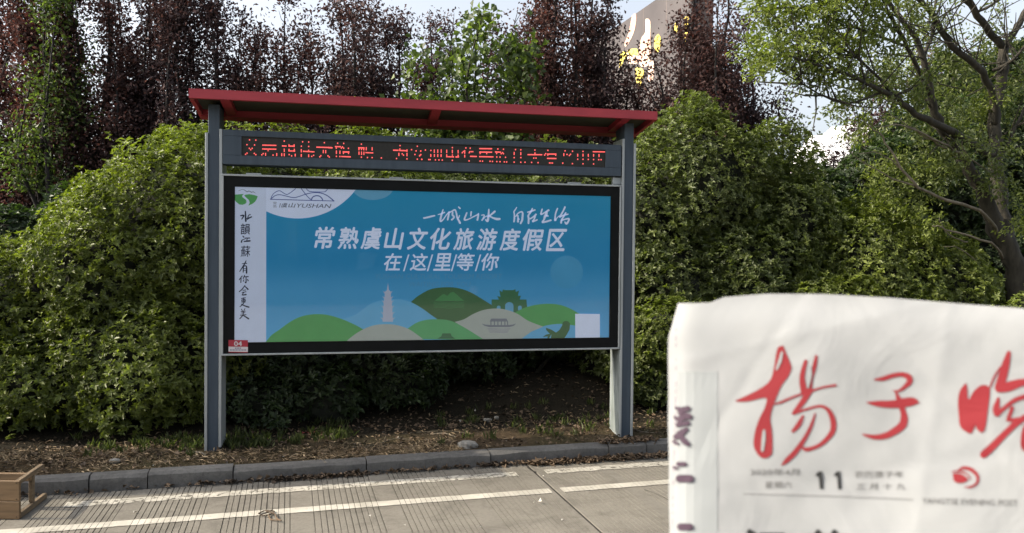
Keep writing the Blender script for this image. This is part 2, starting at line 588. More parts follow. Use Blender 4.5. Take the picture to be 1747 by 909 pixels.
kerb = empty('kerb', KO, KANG)
setp(kerb, kind='structure')
JS = [-6.0, -5.05, -4.1, -3.15, -2.2, -1.25, -.5, .316, .68, 1.23, 2.152, 3.086, 4.06, 4.387, 5.3, 6.25, 7.2, 8.15, 9.1, 10.05, 11, 11.95, 12.9]
for i in range(len(JS) - 1):
    a, c = JS[i] + .004, JS[i + 1] - .004
    b = MB()
    n = max(2, int((c - a) / .12))
    dz = random.uniform(-.008, .006)
    yaw_ = random.uniform(-.005, .005)
    vs = []
    for k in range(n + 1):
        s = a + (c - a) * k / n
        e = .004 * math.sin(s * 23 + i) + random.uniform(-.003, .003) + yaw_
        r = .012 + random.uniform(0, .010)
        if k in (0, n):
            e += .004; r += .006
        sec = [(0.0 + e, -.10), (0.002 + e, .06), (.004 + e, .10 + dz - r), (.004 + r + e, .10 + dz + random.uniform(-.002, .001)), (.12, .102 + dz), (.125, .09), (.125, -.10)]
        vs += [(s, t, z) for t, z in sec]
    f = []
    m_ = 7
    for k in range(n):
        for j in range(m_ - 1):
            f.append((k * m_ + j, (k + 1) * m_ + j, (k + 1) * m_ + j + 1, k * m_ + j + 1))
    f.append(tuple(range(m_)))
    f.append(tuple(reversed(range(n * m_, (n + 1) * m_))))
    b.add(vs, f)
    b.build('kerb_stone', M['kerb'], kerb)

def verge_z(s, t):
    base = .085 + .03 * np.clip((t - .12) / .4, 0, 1)
    bank = np.clip(t - 1.05, 0, None)
    z = base + .27 * np.clip(bank, 0, 3.2) * np.clip(.45 + s * .12, .35, 1.0)
    return z + .012 * lumps(np.stack([s, t, s * 0], -1).reshape(-1, 3), 5.0).reshape(np.shape(s)) * np.clip((t - .15) * 5, 0, 1) \
             + .006 * lumps(np.stack([s, t, s * 0 + 1], -1).reshape(-1, 3), 19.0).reshape(np.shape(s)) * np.clip((t - .15) * 5, 0, 1)
def ground_at(x, y):
    d = np.array([x, y, 0]) - KO
    return float(verge_z(np.array([d @ KU]), np.array([d @ KN]))[0])
ss = np.concatenate([[-400, -150, -60, -25, -12], np.arange(-7, 12, .05), [14, 25, 60, 150, 400]])
tt = np.concatenate([np.arange(.118, 4.6, .05), [5, 6, 8, 12, 25, 60, 150, 400, 900]])
SS, TT = np.meshgrid(ss, tt)
ZZ = verge_z(SS, TT)
Pg = KO + SS[..., None] * KU + TT[..., None] * KN
Pg[..., 2] = ZZ
nr, nc = SS.shape
idx = np.arange(nr * nc).reshape(nr, nc)
Fg = np.stack([idx[:-1, :-1], idx[:-1, 1:], idx[1:, 1:], idx[1:, :-1]], -1).reshape(-1, 4)
soil_shade = np.clip((TT - .42) / .35 + .35 * lumps(np.stack([SS, TT, SS * 0], -1).reshape(-1, 3), 3.0).reshape(SS.shape), 0, 1)  # painted shade: soil colour darkens away from the kerb, with a ragged edge
g = np_mesh('ground', Pg.reshape(-1, 3), Fg, M['soil'], None, soil_shade.ravel())
setp(g, kind='structure')

# ---------------------------------------------------------------- the display board
def map_sign(off):
    def f(px, py):
        x, z = on_sign(px, py, off)
        return (x, off, z)
    return f

def ribbon(b, pts, mp, o=(0, 0), s=1.0, n=6, closed=False):
    q = ribbon_pts([(o[0] + x / s, o[1] + y / s, w / s) for x, y, w in pts], n)
    vs = []
    L = len(q)
    for i, p in enumerate(q):
        a = q[min(i + 1, L - 1)][:2] - q[max(i - 1, 0)][:2]
        a = np.array([-a[1], a[0]]) / (np.hypot(*a) + 1e-9)
        h = max(p[2], .05) * .5
        vs += [mp(p[0] + a[0] * h, p[1] + a[1] * h), mp(p[0] - a[0] * h, p[1] - a[1] * h)]
    b.add(vs, [(2 * i, 2 * i + 2, 2 * i + 3, 2 * i + 1) for i in range(L - 1)])
    # round ends
    for e, d in ((0, 1), (L - 1, -1)):
        p = q[e]
        t = q[e][:2] - q[e + d][:2]
        an = math.atan2(t[1], t[0])
        h = max(p[2], .05) * .5
        arc = [mp(p[0] + h * math.cos(an + th), p[1] + h * math.sin(an + th)) for th in np.linspace(-math.pi / 2, math.pi / 2, 6)]
        b.add(arc, [tuple(range(6))])

def poly(b, pts, mp, o=(0, 0), s=1.0, smooth=0):
    P = [(o[0] + x / s, o[1] + y / s) for x, y in pts]
    if smooth:
        q = [(x, y, 0) for x, y in P]
        q = q[-2:] + q + q[:3]
        r = ribbon_pts(q, smooth)
        P = [(p[0], p[1]) for p in r[2 * smooth:-3 * smooth]]
    tri = tessellate_polygon([[Vector((x, y, 0)) for x, y in P]])
    b.add([mp(*p) for p in P], [tuple(t) for t in tri])

def text(b, body, x0, y0, x1, y1, mp, shear=0.0, bold=0.0, x0b=None, spacing=1.0, y0r=None, y1r=None, lift=(0, -.00008, 0)):
    """glyphs fitted into a box of photo pixels (top-left, bottom-right), then laid on the surface"""
    c = bpy.data.curves.new('glyphs', 'FONT')
    c.body = body
    c.resolution_u = 3
    c.space_character = spacing
    c.shear = 0
    o = bpy.data.objects.new('glyphs', c)
    COL.objects.link(o)
    dg = bpy.context.evaluated_depsgraph_get()
    me = bpy.data.meshes.new_from_object(o.evaluated_get(dg))
    bpy.data.objects.remove(o)
    bpy.data.curves.remove(c)
    V = np.array([v.co[:2] for v in me.vertices])
    F = [tuple(p.vertices) for p in me.polygons]
    bpy.data.meshes.remove(me)
    V[:, 0] += V[:, 1] * shear
    lo, hi = V.min(0), V.max(0)
    U = (V - lo) / (hi - lo)
    if bold:
        c_ = [(0, 0), (1, 0), (-1, 0), (0, 1), (0, -1)]
        Vn, Fn = [], []
        for k, (dx, dy) in enumerate(c_):
            Fn += [tuple(i + k * len(V) for i in q) for q in F]
            Vn.append(np.column_stack([V + np.array([dx, dy]) * bold, np.full(len(V), k)]))
        Vb = np.concatenate(Vn)
    y0r = y0 if y0r is None else y0r
    y1r = y1 if y1r is None else y1r
    if bold:
        V2 = Vb[:, :2]
        lo, hi = V2.min(0), V2.max(0)
        U = (V2 - lo) / (hi - lo)
        F = Fn
    out = []
    for u, w in U:
        ya = y1 + (y1r - y1) * u
        yb = y0 + (y0r - y0) * u
        out.append(mp(x0 + u * (x1 - x0), ya + (yb - ya) * w))
    if bold and lift is not None:
        out = [tuple(np.array(p) + np.array(lift) * k) for p, k in zip(out, Vb[:, 2])]
    b.add(out, F)

def build_sign(full):
    if full:
        root = empty('display_board', SIGN_O, TH, 'roadside display board with red roof, red LED line and blue tourism poster', 'billboard')
    else:
        root = empty('display_board', SIGN_O - sx * 5.12, TH, 'neighbouring board of which only a red roof corner shows at the left edge', 'billboard')
    # roof: a shallow tray falling slightly towards the rear
    rf = MB()
    rz = lambda y: 2.727 - (y + .15) * .14
    xa, xb, ya, yb = -.150, 3.458, -.150, .36
    def sl(x0, x1, y0, y1, h0, h1):
        b = MB()
        b.add([(x0, y0, rz(y0) + h0), (x1, y0, rz(y0) + h0), (x1, y1, rz(y1) + h0), (x0, y1, rz(y1) + h0),
               (x0, y0, rz(y0) + h1), (x1, y0, rz(y0) + h1), (x1, y1, rz(y1) + h1), (x0, y1, rz(y1) + h1)],
              [(0, 3, 2, 1), (4, 5, 6, 7), (0, 1, 5, 4), (1, 2, 6, 5), (2, 3, 7, 6), (3, 0, 4, 7)])
        return b
    roof = sl(xa, xb, ya, yb, .062, .068).build('roof', M['red'], root)
    sl(xa, xb, ya, ya + .022, 0, .0615).build('fascia', M['red'], roof)
    sl(xa, xb, yb - .10, yb, -.004, .0615).build('fascia', M['red'], roof)
    sl(xa, xa + .03, ya + .0225, yb - .1005, 0, .0615).build('fascia', M['red'], roof)
    sl(xb - .03, xb, ya + .0225, yb - .1005, 0, .0615).build('fascia', M['red'], roof)
    for xr in (.06, 1.62, 3.17):
        sl(xr, xr + .07, ya + .0225, yb - .1005, .004, .045).build('roof_rib', M['red'], roof)
    sl(xa + .031, xb - .031, ya + .023, yb - .101, .046, .0575).build('soffit', M['soffit'], roof)
    # posts
    for k, x0 in enumerate((-.052, 3.222)):
        x1 = x0 + .104
        p = box_obj('post', (x0 + .012, x1 - .012, .004, .226, -.05, 2.745 - .03), M['steel'], root)
        # silver cover strips on both edges of the post
        l0, l1 = (.105, 2.497) if k == 0 else (.10, 2.585)
        box_obj('edge_strip', (x0 - .008, x0 + .0115, -.006, .232, .118 if k == 0 else .095, 2.500 if k == 0 else 2.583), M['alu'], p, .002)
        box_obj('edge_strip', (x1 - .0115, x1 + .008, -.006, .232, .142 if k == 0 else .10, 2.532 if k == 0 else 2.548), M['alu'], p, .002)
        if k == 1:
            box_obj('side_cover', (x0 - .012, x0 - .0085, .004, .231, .118, .822), M['alu_dirty'], p, 0)
            box_obj('bracket', (x0 - .08, x0 - .0085, .02, .06, 2.205, 2.262), M['alu'], p, .002)
    # LED box
    lx0, lx1, lz0, lz1 = .062, 3.205, 2.272, 2.530
    sx0, sx1, sz0, sz1 = .198, 3.068, 2.339, 2.484
    led = box_obj('led_box', (lx0, lx1, .012, .16, lz0, lz1), M['steel'], root)
    hb = MB()
    hb.bevbox(lx0, lx1, -.004, .0115, sz1, lz1, .002); hb.bevbox(lx0, lx1, -.004, .0115, lz0, sz0, .002)
    hb.bevbox(lx0, sx0, -.004, .0115, sz0 + .0005, sz1 - .0005, .002); hb.bevbox(sx1, lx1, -.004, .0115, sz0 + .0005, sz1 - .0005, .002)
    hb.build('bezel', M['steel'], led)
    box_obj('led_screen', (sx0, sx1, .009, .0118, sz0, sz1), M['led_back'], led, 0)
    # light box frame
    bx0, bx1, bz0, bz1 = .057, 3.209, .832, 2.198
    px0, px1, pz0, pz1 = .151, 3.120, .930, 2.104
    case = box_obj('light_box', (bx0 + .002, bx1 - .002, .060, .20, bz0 + .002, bz1 - .002), M['steel'], root)
    e = .014
    for nm, d in (('top', (bx0, bx1, -.008, .0595, bz1 - e, bz1)), ('bot', (bx0, bx1, -.008, .0595, bz0, bz0 + e)),
                  ('l', (bx0, bx0 + e, -.0075, .0595, bz0 + e + .0003, bz1 - e - .0003)), ('r', (bx1 - e, bx1, -.0075, .0595, bz0 + e + .0003, bz1 - e - .0003))):
        box_obj('frame_rail', d, M['alu'], case, .002)
    bm_ = MB()
    for d in ((bx0 + e, bx1 - e, .0, .012, pz1, bz1 - e), (bx0 + e, bx1 - e, .0, .012, bz0 + e, pz0),
              (bx0 + e, px0, .0, .0118, pz0, pz1), (px1, bx1 - e, .0, .0118, pz0, pz1)):
        bm_.box(*d)
    bm_.build('black_border', M['black'], case)
    for hx in (.23, 1.30, 1.46, 2.75):
        if hx != 1.46:
            box_obj('hinge', (hx, hx + .11, .0, .03, bz1 + .0005, bz1 + .012), M['alu'], case, .002)
    pb = MB()
    pb.add([(px0 - .01, .02, pz0 - .01), (px1 + .01, .02, pz0 - .01), (px1 + .01, .02, pz1 + .01), (px0 - .01, .02, pz1 + .01)], [(0, 1, 2, 3)])
    poster = pb.build('poster', M['poster'], root)
    gb = MB()
    gb.box(px0 - .003, px1 + .003, -.0035, -.0015, pz0 - .003, pz1 + .003)
    gb.build('glass_pane', M['glass'], root)
    return root, led, poster, (px0, px1, pz0, pz1)

sign, led, poster, (PX0, PX1, PZ0, PZ1) = build_sign(True)
nb, _, _, _ = build_sign(False)

def layer(k):
    """poster prints: thin layers in front of one another"""
    off = .0192 - k * .0005
    def f(px, py):
        x, z = on_sign(px, py, .02)
        x = min(max(x, PX0 - .009), PX1 + .009)
        z = min(max(z, PZ0 - .009), PZ1 + .009)
        return (x, off, z)
    return f
def prt(name, mname, k, fn):
    b = MB()
    fn(b, layer(k))
    o = b.build(name, M[mname], poster)
    if name in ('printed_english_line', 'printed_letters', 'printed_vertical_slogan', 'printed_logo', 'printed_arches', 'printed_boat_reflection', 'printed_peaks', 'printed_green_emblem'):
        o['kind'] = 'stuff'
    return o

Z5, S5 = (380, 460), 4.853
Z6, S6 = (700, 470), 4.3675
Z8, S8 = (620, 470), 7.94
def hill(name, m, k, pts, o, s, bottom=None, smooth=5):
    def f(b, mp):
        P = [(o[0] + x / s, o[1] + y / s) for x, y in pts]
        q = ribbon_pts([(x, y, 0) for x, y in P], smooth)
        P = [(p[0], p[1]) for p in q]
        if bottom is not None:
            P = P + [(o[0] + x / s, o[1] + y / s) for x, y in bottom]
        tri = tessellate_polygon([[Vector((x, y, 0)) for x, y in P]])
        b.add([mp(*p) for p in P], [tuple(t) for t in tri])
    return prt(name, m, k, f)
hill('printed_hill', 'print_olive', 1, [(0, 200), (60, 150), (150, 102), (250, 87), (350, 92), (450, 125), (560, 190), (640, 240), (700, 270)], Z6, S6,
     [(560, 330), (330, 400), (150, 380), (-20, 230)], 5)
hill('printed_hill', 'print_sky_blue', 2, [(950, 420), (1080, 380), (1150, 335), (1230, 280), (1330, 250), (1430, 243), (1500, 250), (1570, 274), (1650, 320), (1740, 385), (1800, 425)], Z5, S5,
     [(1800, 600), (1000, 600)], 5)
prt('printed_gateway', 'print_moss', 2, lambda b, mp: poly(b, [(607, 280), (605, 178), (660, 178), (646, 152), (672, 158), (662, 108), (684, 122), (690, 102), (704, 108), (768, 108), (782, 100), (786, 122), (810, 110), (802, 150), (824, 150), (815, 178), (865, 178), (872, 250), (780, 290)], mp, Z6, S6))
def arches(b, mp):
    for cx, cy, w, h in ((737, 232, 31, 38), (658, 240, 14, 18), (816, 240, 14, 18)):
        poly(b, [(cx - w, cy + h)] + [(cx + w * math.cos(t), cy - (h * .2) - (h * .7) * math.sin(t)) for t in np.linspace(math.pi, 0, 10)] + [(cx + w, cy + h)], mp, Z6, S6)
prt('printed_arches', 'print_pale_blue', 3, arches)
hill('printed_hill', 'print_green', 4, [(780, 275), (850, 240), (950, 215), (1050, 210), (1130, 222), (1200, 250), (1260, 285), (1330, 325)], Z6, S6, [(1330, 470), (900, 470), (850, 330)], 5)
hill('printed_hill', 'print_sky_blue', 5, [(780, 470), (820, 462), (900, 415), (1000, 375), (1100, 360), (1180, 366), (1260, 380), (1350, 412), (1430, 445), (1450, 475)], Z6, S6, None, 5)
hill('printed_hill', 'print_cream', 6, [(330, 345), (400, 325), (470, 285), (550, 255), (640, 245), (720, 256), (800, 286), (880, 338), (990, 380)], Z6, S6, [(900, 418), (820, 478), (530, 478), (430, 405)], 5)
hill('printed_hill', 'print_green_light', 7, [(-120, 470), (0, 380), (60, 345), (130, 328), (200, 325), (280, 332), (350, 358), (430, 403), (550, 478)], Z6, S6, None, 5)
hill('printed_hill', 'print_cream', 8, [(1025, 600), (1035, 582), (1100, 530), (1180, 485), (1260, 458), (1350, 450), (1440, 458), (1530, 487), (1600, 530), (1670, 585), (1680, 600)], Z5, S5, None, 5)
hill('printed_hill', 'print_green', 7, [(345, 615), (400, 545), (470, 495), (560, 430), (640, 390), (730, 370), (820, 368), (900, 381), (1000, 413), (1100, 458), (1170, 497)], Z5, S5, [(1110, 530), (1035, 620)], 5)

def pagoda(b, mp):
    poly(b, [(333, 95), (345, 195), (319, 195)], mp, Z8, S8)
    ys = [215, 285, 340, 412, 497, 572]
    hw = [68, 78, 84, 90, 98, 104]
    bw = [42, 50, 56, 62, 66, 70]
    poly(b, [(333, 185), (333 + 45, 222), (333 - 45, 222)], mp, Z8, S8)
    for y, h, w in zip(ys, hw, bw):
        poly(b, [(330 - h, y - 8), (330 - w, y + 6), (330 + w, y + 6), (330 + h, y - 8), (330 + w, y + 28), (330 - w, y + 28)], mp, Z8, S8)
    for i in range(6):
        y2 = ys[i + 1] + 8 if i < 5 else 625
        w = bw[i]
        poly(b, [(330 - w, ys[i] + 27), (330 + w, ys[i] + 27), (330 + w, y2), (330 - w, y2)], mp, Z8, S8)
prt('printed_pagoda', 'print_pagoda', 3, pagoda)
def peaks(b, mp):
    poly(b, [(180, 188), (215, 160), (240, 140), (255, 139), (275, 152), (300, 126), (322, 122), (345, 140), (375, 168), (402, 188)], mp, Z6, S6)
    for j in range(5):
        ribbon(b, [(175 + 4 * (j % 2), 200 + j * 10, 3), (230, 196 + j * 10, 3), (290, 204 + j * 10, 3), (345, 197 + j * 10, 3), (400, 202 + j * 10, 3)], mp, Z6, S6, 4)
prt('printed_peaks', 'print_olive_light', 2, peaks)
def boat(b, mp):
    poly(b, [(530, 357), (560, 365), (600, 368), (720, 368), (760, 365), (788, 357), (770, 374), (740, 383), (585, 383), (552, 374)], mp, Z6, S6)
    poly(b, [(590, 342), (603, 320), (715, 320), (728, 342)], mp, Z6, S6)
    for x in (596, 622, 648, 674, 700, 720):
        poly(b, [(x, 341), (x + 8, 341), (x + 8, 369), (x, 369)], mp, Z6, S6)
prt('printed_boat', 'print_boat', 7, boat)
prt('printed_boat_reflection', 'print_boat_faint', 7, lambda b, mp: [ribbon(b, [(575 + 6 * j, 396 + j * 9, 6), (620, 393 + j * 9, 6), (680, 398 + j * 9, 6), (742 - 6 * j, 394 + j * 9, 6)], mp, Z6, S6, 3) for j in range(4)])
prt('printed_pavilion', 'print_moss', 8, lambda b, mp: poly(b, [(200, 470), (230, 452), (238, 430), (300, 430), (308, 450), (335, 470)], mp, Z6, S6))
def bird(b, mp):
    poly(b, [(1135, 348), (1150, 338), (1175, 340), (1190, 358), (1186, 400), (1165, 440), (1142, 480), (1045, 480), (1050, 440), (1030, 425), (1012, 405), (1010, 388), (1050, 402), (1085, 424), (1110, 405), (1130, 372)], mp, Z6, S6)
    poly(b, [(985, 458), (1010, 440), (1040, 432), (1048, 440), (1030, 475), (1020, 475), (1022, 452)], mp, Z6, S6)
prt('printed_crane', 'print_olive', 6, bird)
def circ(cx, cy, r, n=40):
    return [(cx + r * math.cos(2 * math.pi * i / n), cy + r * math.sin(2 * math.pi * i / n)) for i in range(n)]
prt('printed_moon', 'print_moon', 1, lambda b, mp: poly(b, circ(966.7, 464, 28), mp))
prt('printed_arc', 'print_pale_blue', 1, lambda b, mp: poly(b, [(600, 316)] + [(636 + 36 * math.cos(t), 318 + 23 * math.sin(t)) for t in np.linspace(math.pi * .9, .05, 16)] + [(675, 316)], mp))
prt('printed_white_disc', 'print_white_logo', 2, lambda b, mp: poly(b, [(450, 314)] + [(508 + 124 * math.cos(t), 248.5 + 124 * math.sin(t)) for t in np.linspace(math.pi * .644, .5, 30)], mp))
prt('printed_side_panel', 'print_panel', 3, lambda b, mp: poly(b, [(396, 312), (454.3, 314), (454, 592), (396, 592)], mp))
ZL, SL = (450, 318), 10.276
def logo(b, mp):
    for r in ([(115, 225, 9), (600, 238, 9), (1230, 255, 9)],
              [(125, 215, 9), (160, 140, 8), (230, 85, 8), (290, 78, 8), (340, 110, 8), (400, 140, 8), (450, 120, 8), (560, 40, 8)],
              [(140, 210, 9), (200, 160, 9), (280, 145, 9), (380, 165, 9), (520, 195, 9), (620, 175, 9), (720, 140, 9), (820, 115, 9), (920, 108, 9), (1020, 120, 10), (1120, 165, 11), (1230, 255, 12)],
              [(660, 40, 9), (720, 120, 9), (780, 190, 9), (830, 230, 9)],
              [(835, 232, 12), (860, 185, 12), (920, 162, 12), (980, 172, 12), (1020, 210, 12), (1030, 240, 12)],
              [(750, 40, 8), (780, 75, 8), (850, 92, 8), (1050, 95, 8), (1090, 80, 8), (1115, 50, 8)]):
        ribbon(b, [(x, y, w * 1.5) for x, y, w in r], mp, ZL, SL, 5)
prt('printed_logo', 'print_navy', 3, logo)
def logot(b, mp):
    text(b, 'YUSHAN', 506.5, 347, 565.5, 354.0, mp, .25, .008, spacing=1.0, y0r=348, y1r=355)
    text(b, '虞', 479, 346, 490.5, 354, mp, .2, .01)
    text(b, '山', 491.5, 346, 504.5, 354, mp, .2, .015)
    text(b, '常', 466, 344, 472, 349, mp); text(b, '熟', 466, 349.5, 472, 354.5, mp)
    poly(b, [(477.8, 346.6), (479.0, 346.6), (477.4, 354), (476.2, 354)], mp)
prt('printed_letters', 'print_grey', 3, logot)
ZG, SG = (395, 315), 20.2
prt('printed_green_emblem', 'print_green', 4, lambda b, mp: (poly(b, [(108, 340), (430, 318), (372, 372), (372, 425), (500, 520), (522, 590), (490, 650), (380, 695), (270, 680), (170, 600), (108, 520)], mp, ZG, SG),
     poly(b, [(440, 375), (480, 342), (620, 325), (800, 360), (905, 398), (870, 500), (810, 590), (720, 660), (580, 722), (628, 620), (600, 530), (500, 440)], mp, ZG, SG)))
prt('printed_ridge', 'print_boat', 4, lambda b, mp: ribbon(b, [(240, 212, 14), (320, 180, 18), (410, 165, 14), (540, 242, 30), (600, 216, 26), (690, 258, 28), (750, 245, 24), (830, 292, 10)], mp, ZG, SG, 4))
# headline and second line: every character is a print of its own
HB = .022
HEAD = '常熟虞山文化旅游度假区'
for k, chh in enumerate(HEAD):
    x0 = 536 + k * 39.5
    dy = k * .38
    w, top, bot = 36.5, 0, 0
    if chh == '山':
        w, top = 35, 1
    prt('printed_character', 'print_white', 2, lambda b, mp: text(b, chh, x0, 386.5 + dy + top, x0 + w, 424.5 + dy, mp, .20, HB))
for chh, x0 in zip('在这里等你', (655, 699, 739, 779, 821)):
    prt('printed_character', 'print_white', 2, lambda b, mp: text(b, chh, x0, 431.7, x0 + 31, 461.7, mp, .18, HB * .72))
for x in (688, 728.5, 769.5, 810.5):
    prt('printed_slash', 'print_white', 2, lambda b, mp: poly(b, [(x + 8, 434), (x + 10.5, 434), (x + 2.0, 462.5), (x - .5, 462.5)], mp))
prt('printed_english_line', 'print_letter_blue', 1, lambda b, mp: (text(b, 'YUSHAN CULTURAL TOURISM RESORT', 640, 467, 857, 476, mp, .15), text(b, 'WAITING FOR YOU', 698, 480.5, 803, 489, mp, .15)))
A, SA = (715, 345), 12.48
B_, SB = (860, 345), 14.56
CALL = [
 (A, SA, [(100, 335, 34), (180, 320, 36), (260, 300, 36), (330, 285, 30)]),
 (A, SA, [(405, 262, 18), (470, 245, 26), (540, 215, 30)]),
 (A, SA, [(510, 155, 22), (485, 240, 36), (460, 330, 42), (455, 405, 36), (510, 370, 26), (580, 270, 24), (640, 205, 26)]),
 (A, SA, [(640, 205, 30), (625, 290, 40), (608, 370, 36)]),
 (A, SA, [(650, 215, 24), (700, 190, 30), (760, 160, 34), (790, 220, 34), (810, 320, 36), (845, 390, 40), (870, 440, 44)]),
 (A, SA, [(715, 215, 34), (710, 270, 38), (745, 310, 34), (720, 350, 34), (695, 370, 38)]),
 (A, SA, [(860, 280, 20), (840, 330, 26), (810, 360, 18)]),
 (A, SA, [(840, 100, 28), (870, 130, 34)]),
 (A, SA, [(1015, 225, 30), (990, 290, 34), (965, 375, 36), (1050, 360, 26), (1150, 310, 26), (1230, 270, 26), (1265, 245, 24)]),
 (A, SA, [(1110, 205, 34), (1100, 290, 28)]),
 (A, SA, [(1262, 245, 30), (1255, 310, 38), (1240, 375, 38)]),
 (A, SA, [(1330, 275, 22), (1385, 270, 24), (1370, 330, 30), (1340, 380, 34)]),
 (A, SA, [(1485, 150, 26), (1480, 240, 40), (1470, 330, 48), (1455, 400, 50), (1415, 370, 26)]),
 (A, SA, [(1610, 195, 44), (1560, 240, 38), (1490, 290, 30), (1420, 300, 20), (1370, 350, 18)]),
 (A, SA, [(1510, 300, 34), (1570, 330, 36), (1650, 355, 50), (1715, 355, 44)]),
 (B_, SB, [(315, 120, 18), (280, 180, 30), (245, 235, 34), (255, 300, 34), (255, 400, 40), (245, 480, 40)]),
 (B_, SB, [(290, 350, 30), (350, 270, 32), (430, 235, 36), (460, 270, 44), (455, 370, 48), (445, 450, 50), (410, 520, 44)]),
 (B_, SB, [(340, 330, 34), (345, 390, 34), (345, 480, 50)]),
 (B_, SB, [(345, 400, 30), (375, 420, 24)]),
 (B_, SB, [(585, 245, 34), (660, 225, 38), (765, 190, 36)]),
 (B_, SB, [(700, 155, 34), (670, 230, 40), (600, 330, 44), (610, 400, 46), (605, 520, 44)]),
 (B_, SB, [(790, 300, 44), (740, 350, 40), (650, 410, 34)]),
 (B_, SB, [(770, 350, 40), (745, 420, 38), (705, 480, 36), (820, 435, 34)]),
 (B_, SB, [(945, 170, 32), (925, 240, 40), (915, 300, 38), (1000, 260, 34), (1105, 195, 48)]),
 (B_, SB, [(1060, 230, 46), (1040, 310, 70), (1010, 360, 60), (990, 430, 44), (950, 495, 46), (1060, 475, 44), (1160, 445, 42)]),
 (B_, SB, [(1040, 330, 40), (1090, 340, 36)]),
 (B_, SB, [(1325, 155, 36), (1290, 240, 38), (1270, 330, 36), (1265, 455, 44), (1310, 390, 22), (1370, 335, 22)]),
 (B_, SB, [(1510, 120, 44), (1470, 210, 40), (1385, 360, 44)]),
 (B_, SB, [(1390, 360, 34), (1480, 320, 36), (1585, 295, 34)]),
 (B_, SB, [(1530, 260, 36), (1480, 350, 40), (1430, 430, 42), (1415, 510, 46)]),
 (B_, SB, [(1430, 450, 34), (1520, 420, 34), (1610, 410, 44), (1590, 480, 44), (1545, 530, 56), (1510, 490, 30)]),
]
for i0, i1 in ((0, 1), (1, 8), (8, 11), (11, 15), (15, 19), (19, 23), (23, 26), (26, 31)):
    prt('brush_character', 'print_white', 2, lambda b, mp: [ribbon(b, r, mp, o, s, 4) for o, s, r in CALL[i0:i1]])
C1, K1 = (395, 350), 9.08
C2, K2 = (395, 440), 8.26
INK = [
 (C1, K1, [(215, 95, 18), (218, 170, 26), (222, 245, 28)]), (C1, K1, [(140, 162, 16), (190, 158, 26), (160, 215, 16)]),
 (C1, K1, [(250, 215, 20), (262, 160, 14), (290, 145, 16)]), (C1, K1, [(245, 210, 24), (310, 180, 20)]),
 (C1, K1, [(175, 478, 14), (190, 492, 22)]), (C1, K1, [(155, 570, 26), (165, 540, 16), (215, 520, 10)]),
 (C1, K1, [(210, 508, 14), (280, 508, 18)]), (C1, K1, [(245, 510, 14), (235, 555, 12)]), (C1, K1, [(195, 560, 18), (285, 552, 26)]),
 (C2, K2, [(205, 40, 14), (175, 100, 18), (115, 190, 12)]), (C2, K2, [(150, 80, 10), (215, 75, 12)]),
 (C2, K2, [(165, 120, 12), (210, 115, 18), (212, 210, 22)]), (C2, K2, [(168, 120, 14), (165, 200, 14)]), (C2, K2, [(168, 150, 9), (205, 148, 9)]), (C2, K2, [(168, 175, 9), (205, 172, 9)]),
 (C2, K2, [(150, 255, 14), (110, 305, 14)]), (C2, K2, [(135, 285, 14), (132, 345, 14)]), (C2, K2, [(185, 245, 14), (165, 290, 12)]), (C2, K2, [(180, 265, 12), (235, 262, 16)]),
 (C2, K2, [(205, 270, 14), (205, 350, 16), (188, 335, 10)]), (C2, K2, [(175, 305, 12), (165, 330, 12)]), (C2, K2, [(225, 300, 12), (235, 320, 16)]),
 (C2, K2, [(190, 385, 12), (150, 440, 16), (108, 475, 12)]), (C2, K2, [(185, 395, 12), (232, 440, 22)]), (C2, K2, [(160, 455, 10), (200, 450, 12)]), (C2, K2, [(150, 485, 12), (205, 475, 12)]),
 (C2, K2, [(180, 480, 10), (150, 520, 16), (205, 515, 20)]),
 (C2, K2, [(140, 570, 12), (195, 560, 12)]), (C2, K2, [(145, 590, 14), (150, 625, 14)]), (C2, K2, [(150, 590, 12), (192, 585, 16), (188, 625, 14)]), (C2, K2, [(150, 608, 8), (188, 604, 8)]),
 (C2, K2, [(172, 560, 14), (168, 640, 16), (120, 685, 12)]), (C2, K2, [(140, 650, 12), (190, 675, 18), (245, 692, 20)]),
 (C2, K2, [(140, 720, 12), (152, 740, 12)]), (C2, K2, [(190, 710, 10), (178, 735, 12)]), (C2, K2, [(135, 755, 12), (195, 748, 12)]), (C2, K2, [(140, 775, 10), (190, 770, 10)]),
 (C2, K2, [(165, 745, 12), (162, 800, 16), (118, 855, 14)]), (C2, K2, [(125, 805, 12), (205, 798, 12)]), (C2, K2, [(170, 810, 16), (240, 855, 22)]),
]
def ink(b, mp):
    for o, s, r in INK:
        ribbon(b, r, mp, o, s, 3)
    text(b, '韻', 410.5, 381, 426.5, 400, mp, .05, .012)
    text(b, '蘇', 410.5, 419, 427, 438, mp, .05, .006)
prt('printed_vertical_slogan', 'print_ink', 4, ink)
prt('printed_blank_square', 'print_white', 8, lambda b, mp: poly(b, [(981, 535), (1023, 535.5), (1023, 590), (981, 590)], mp))
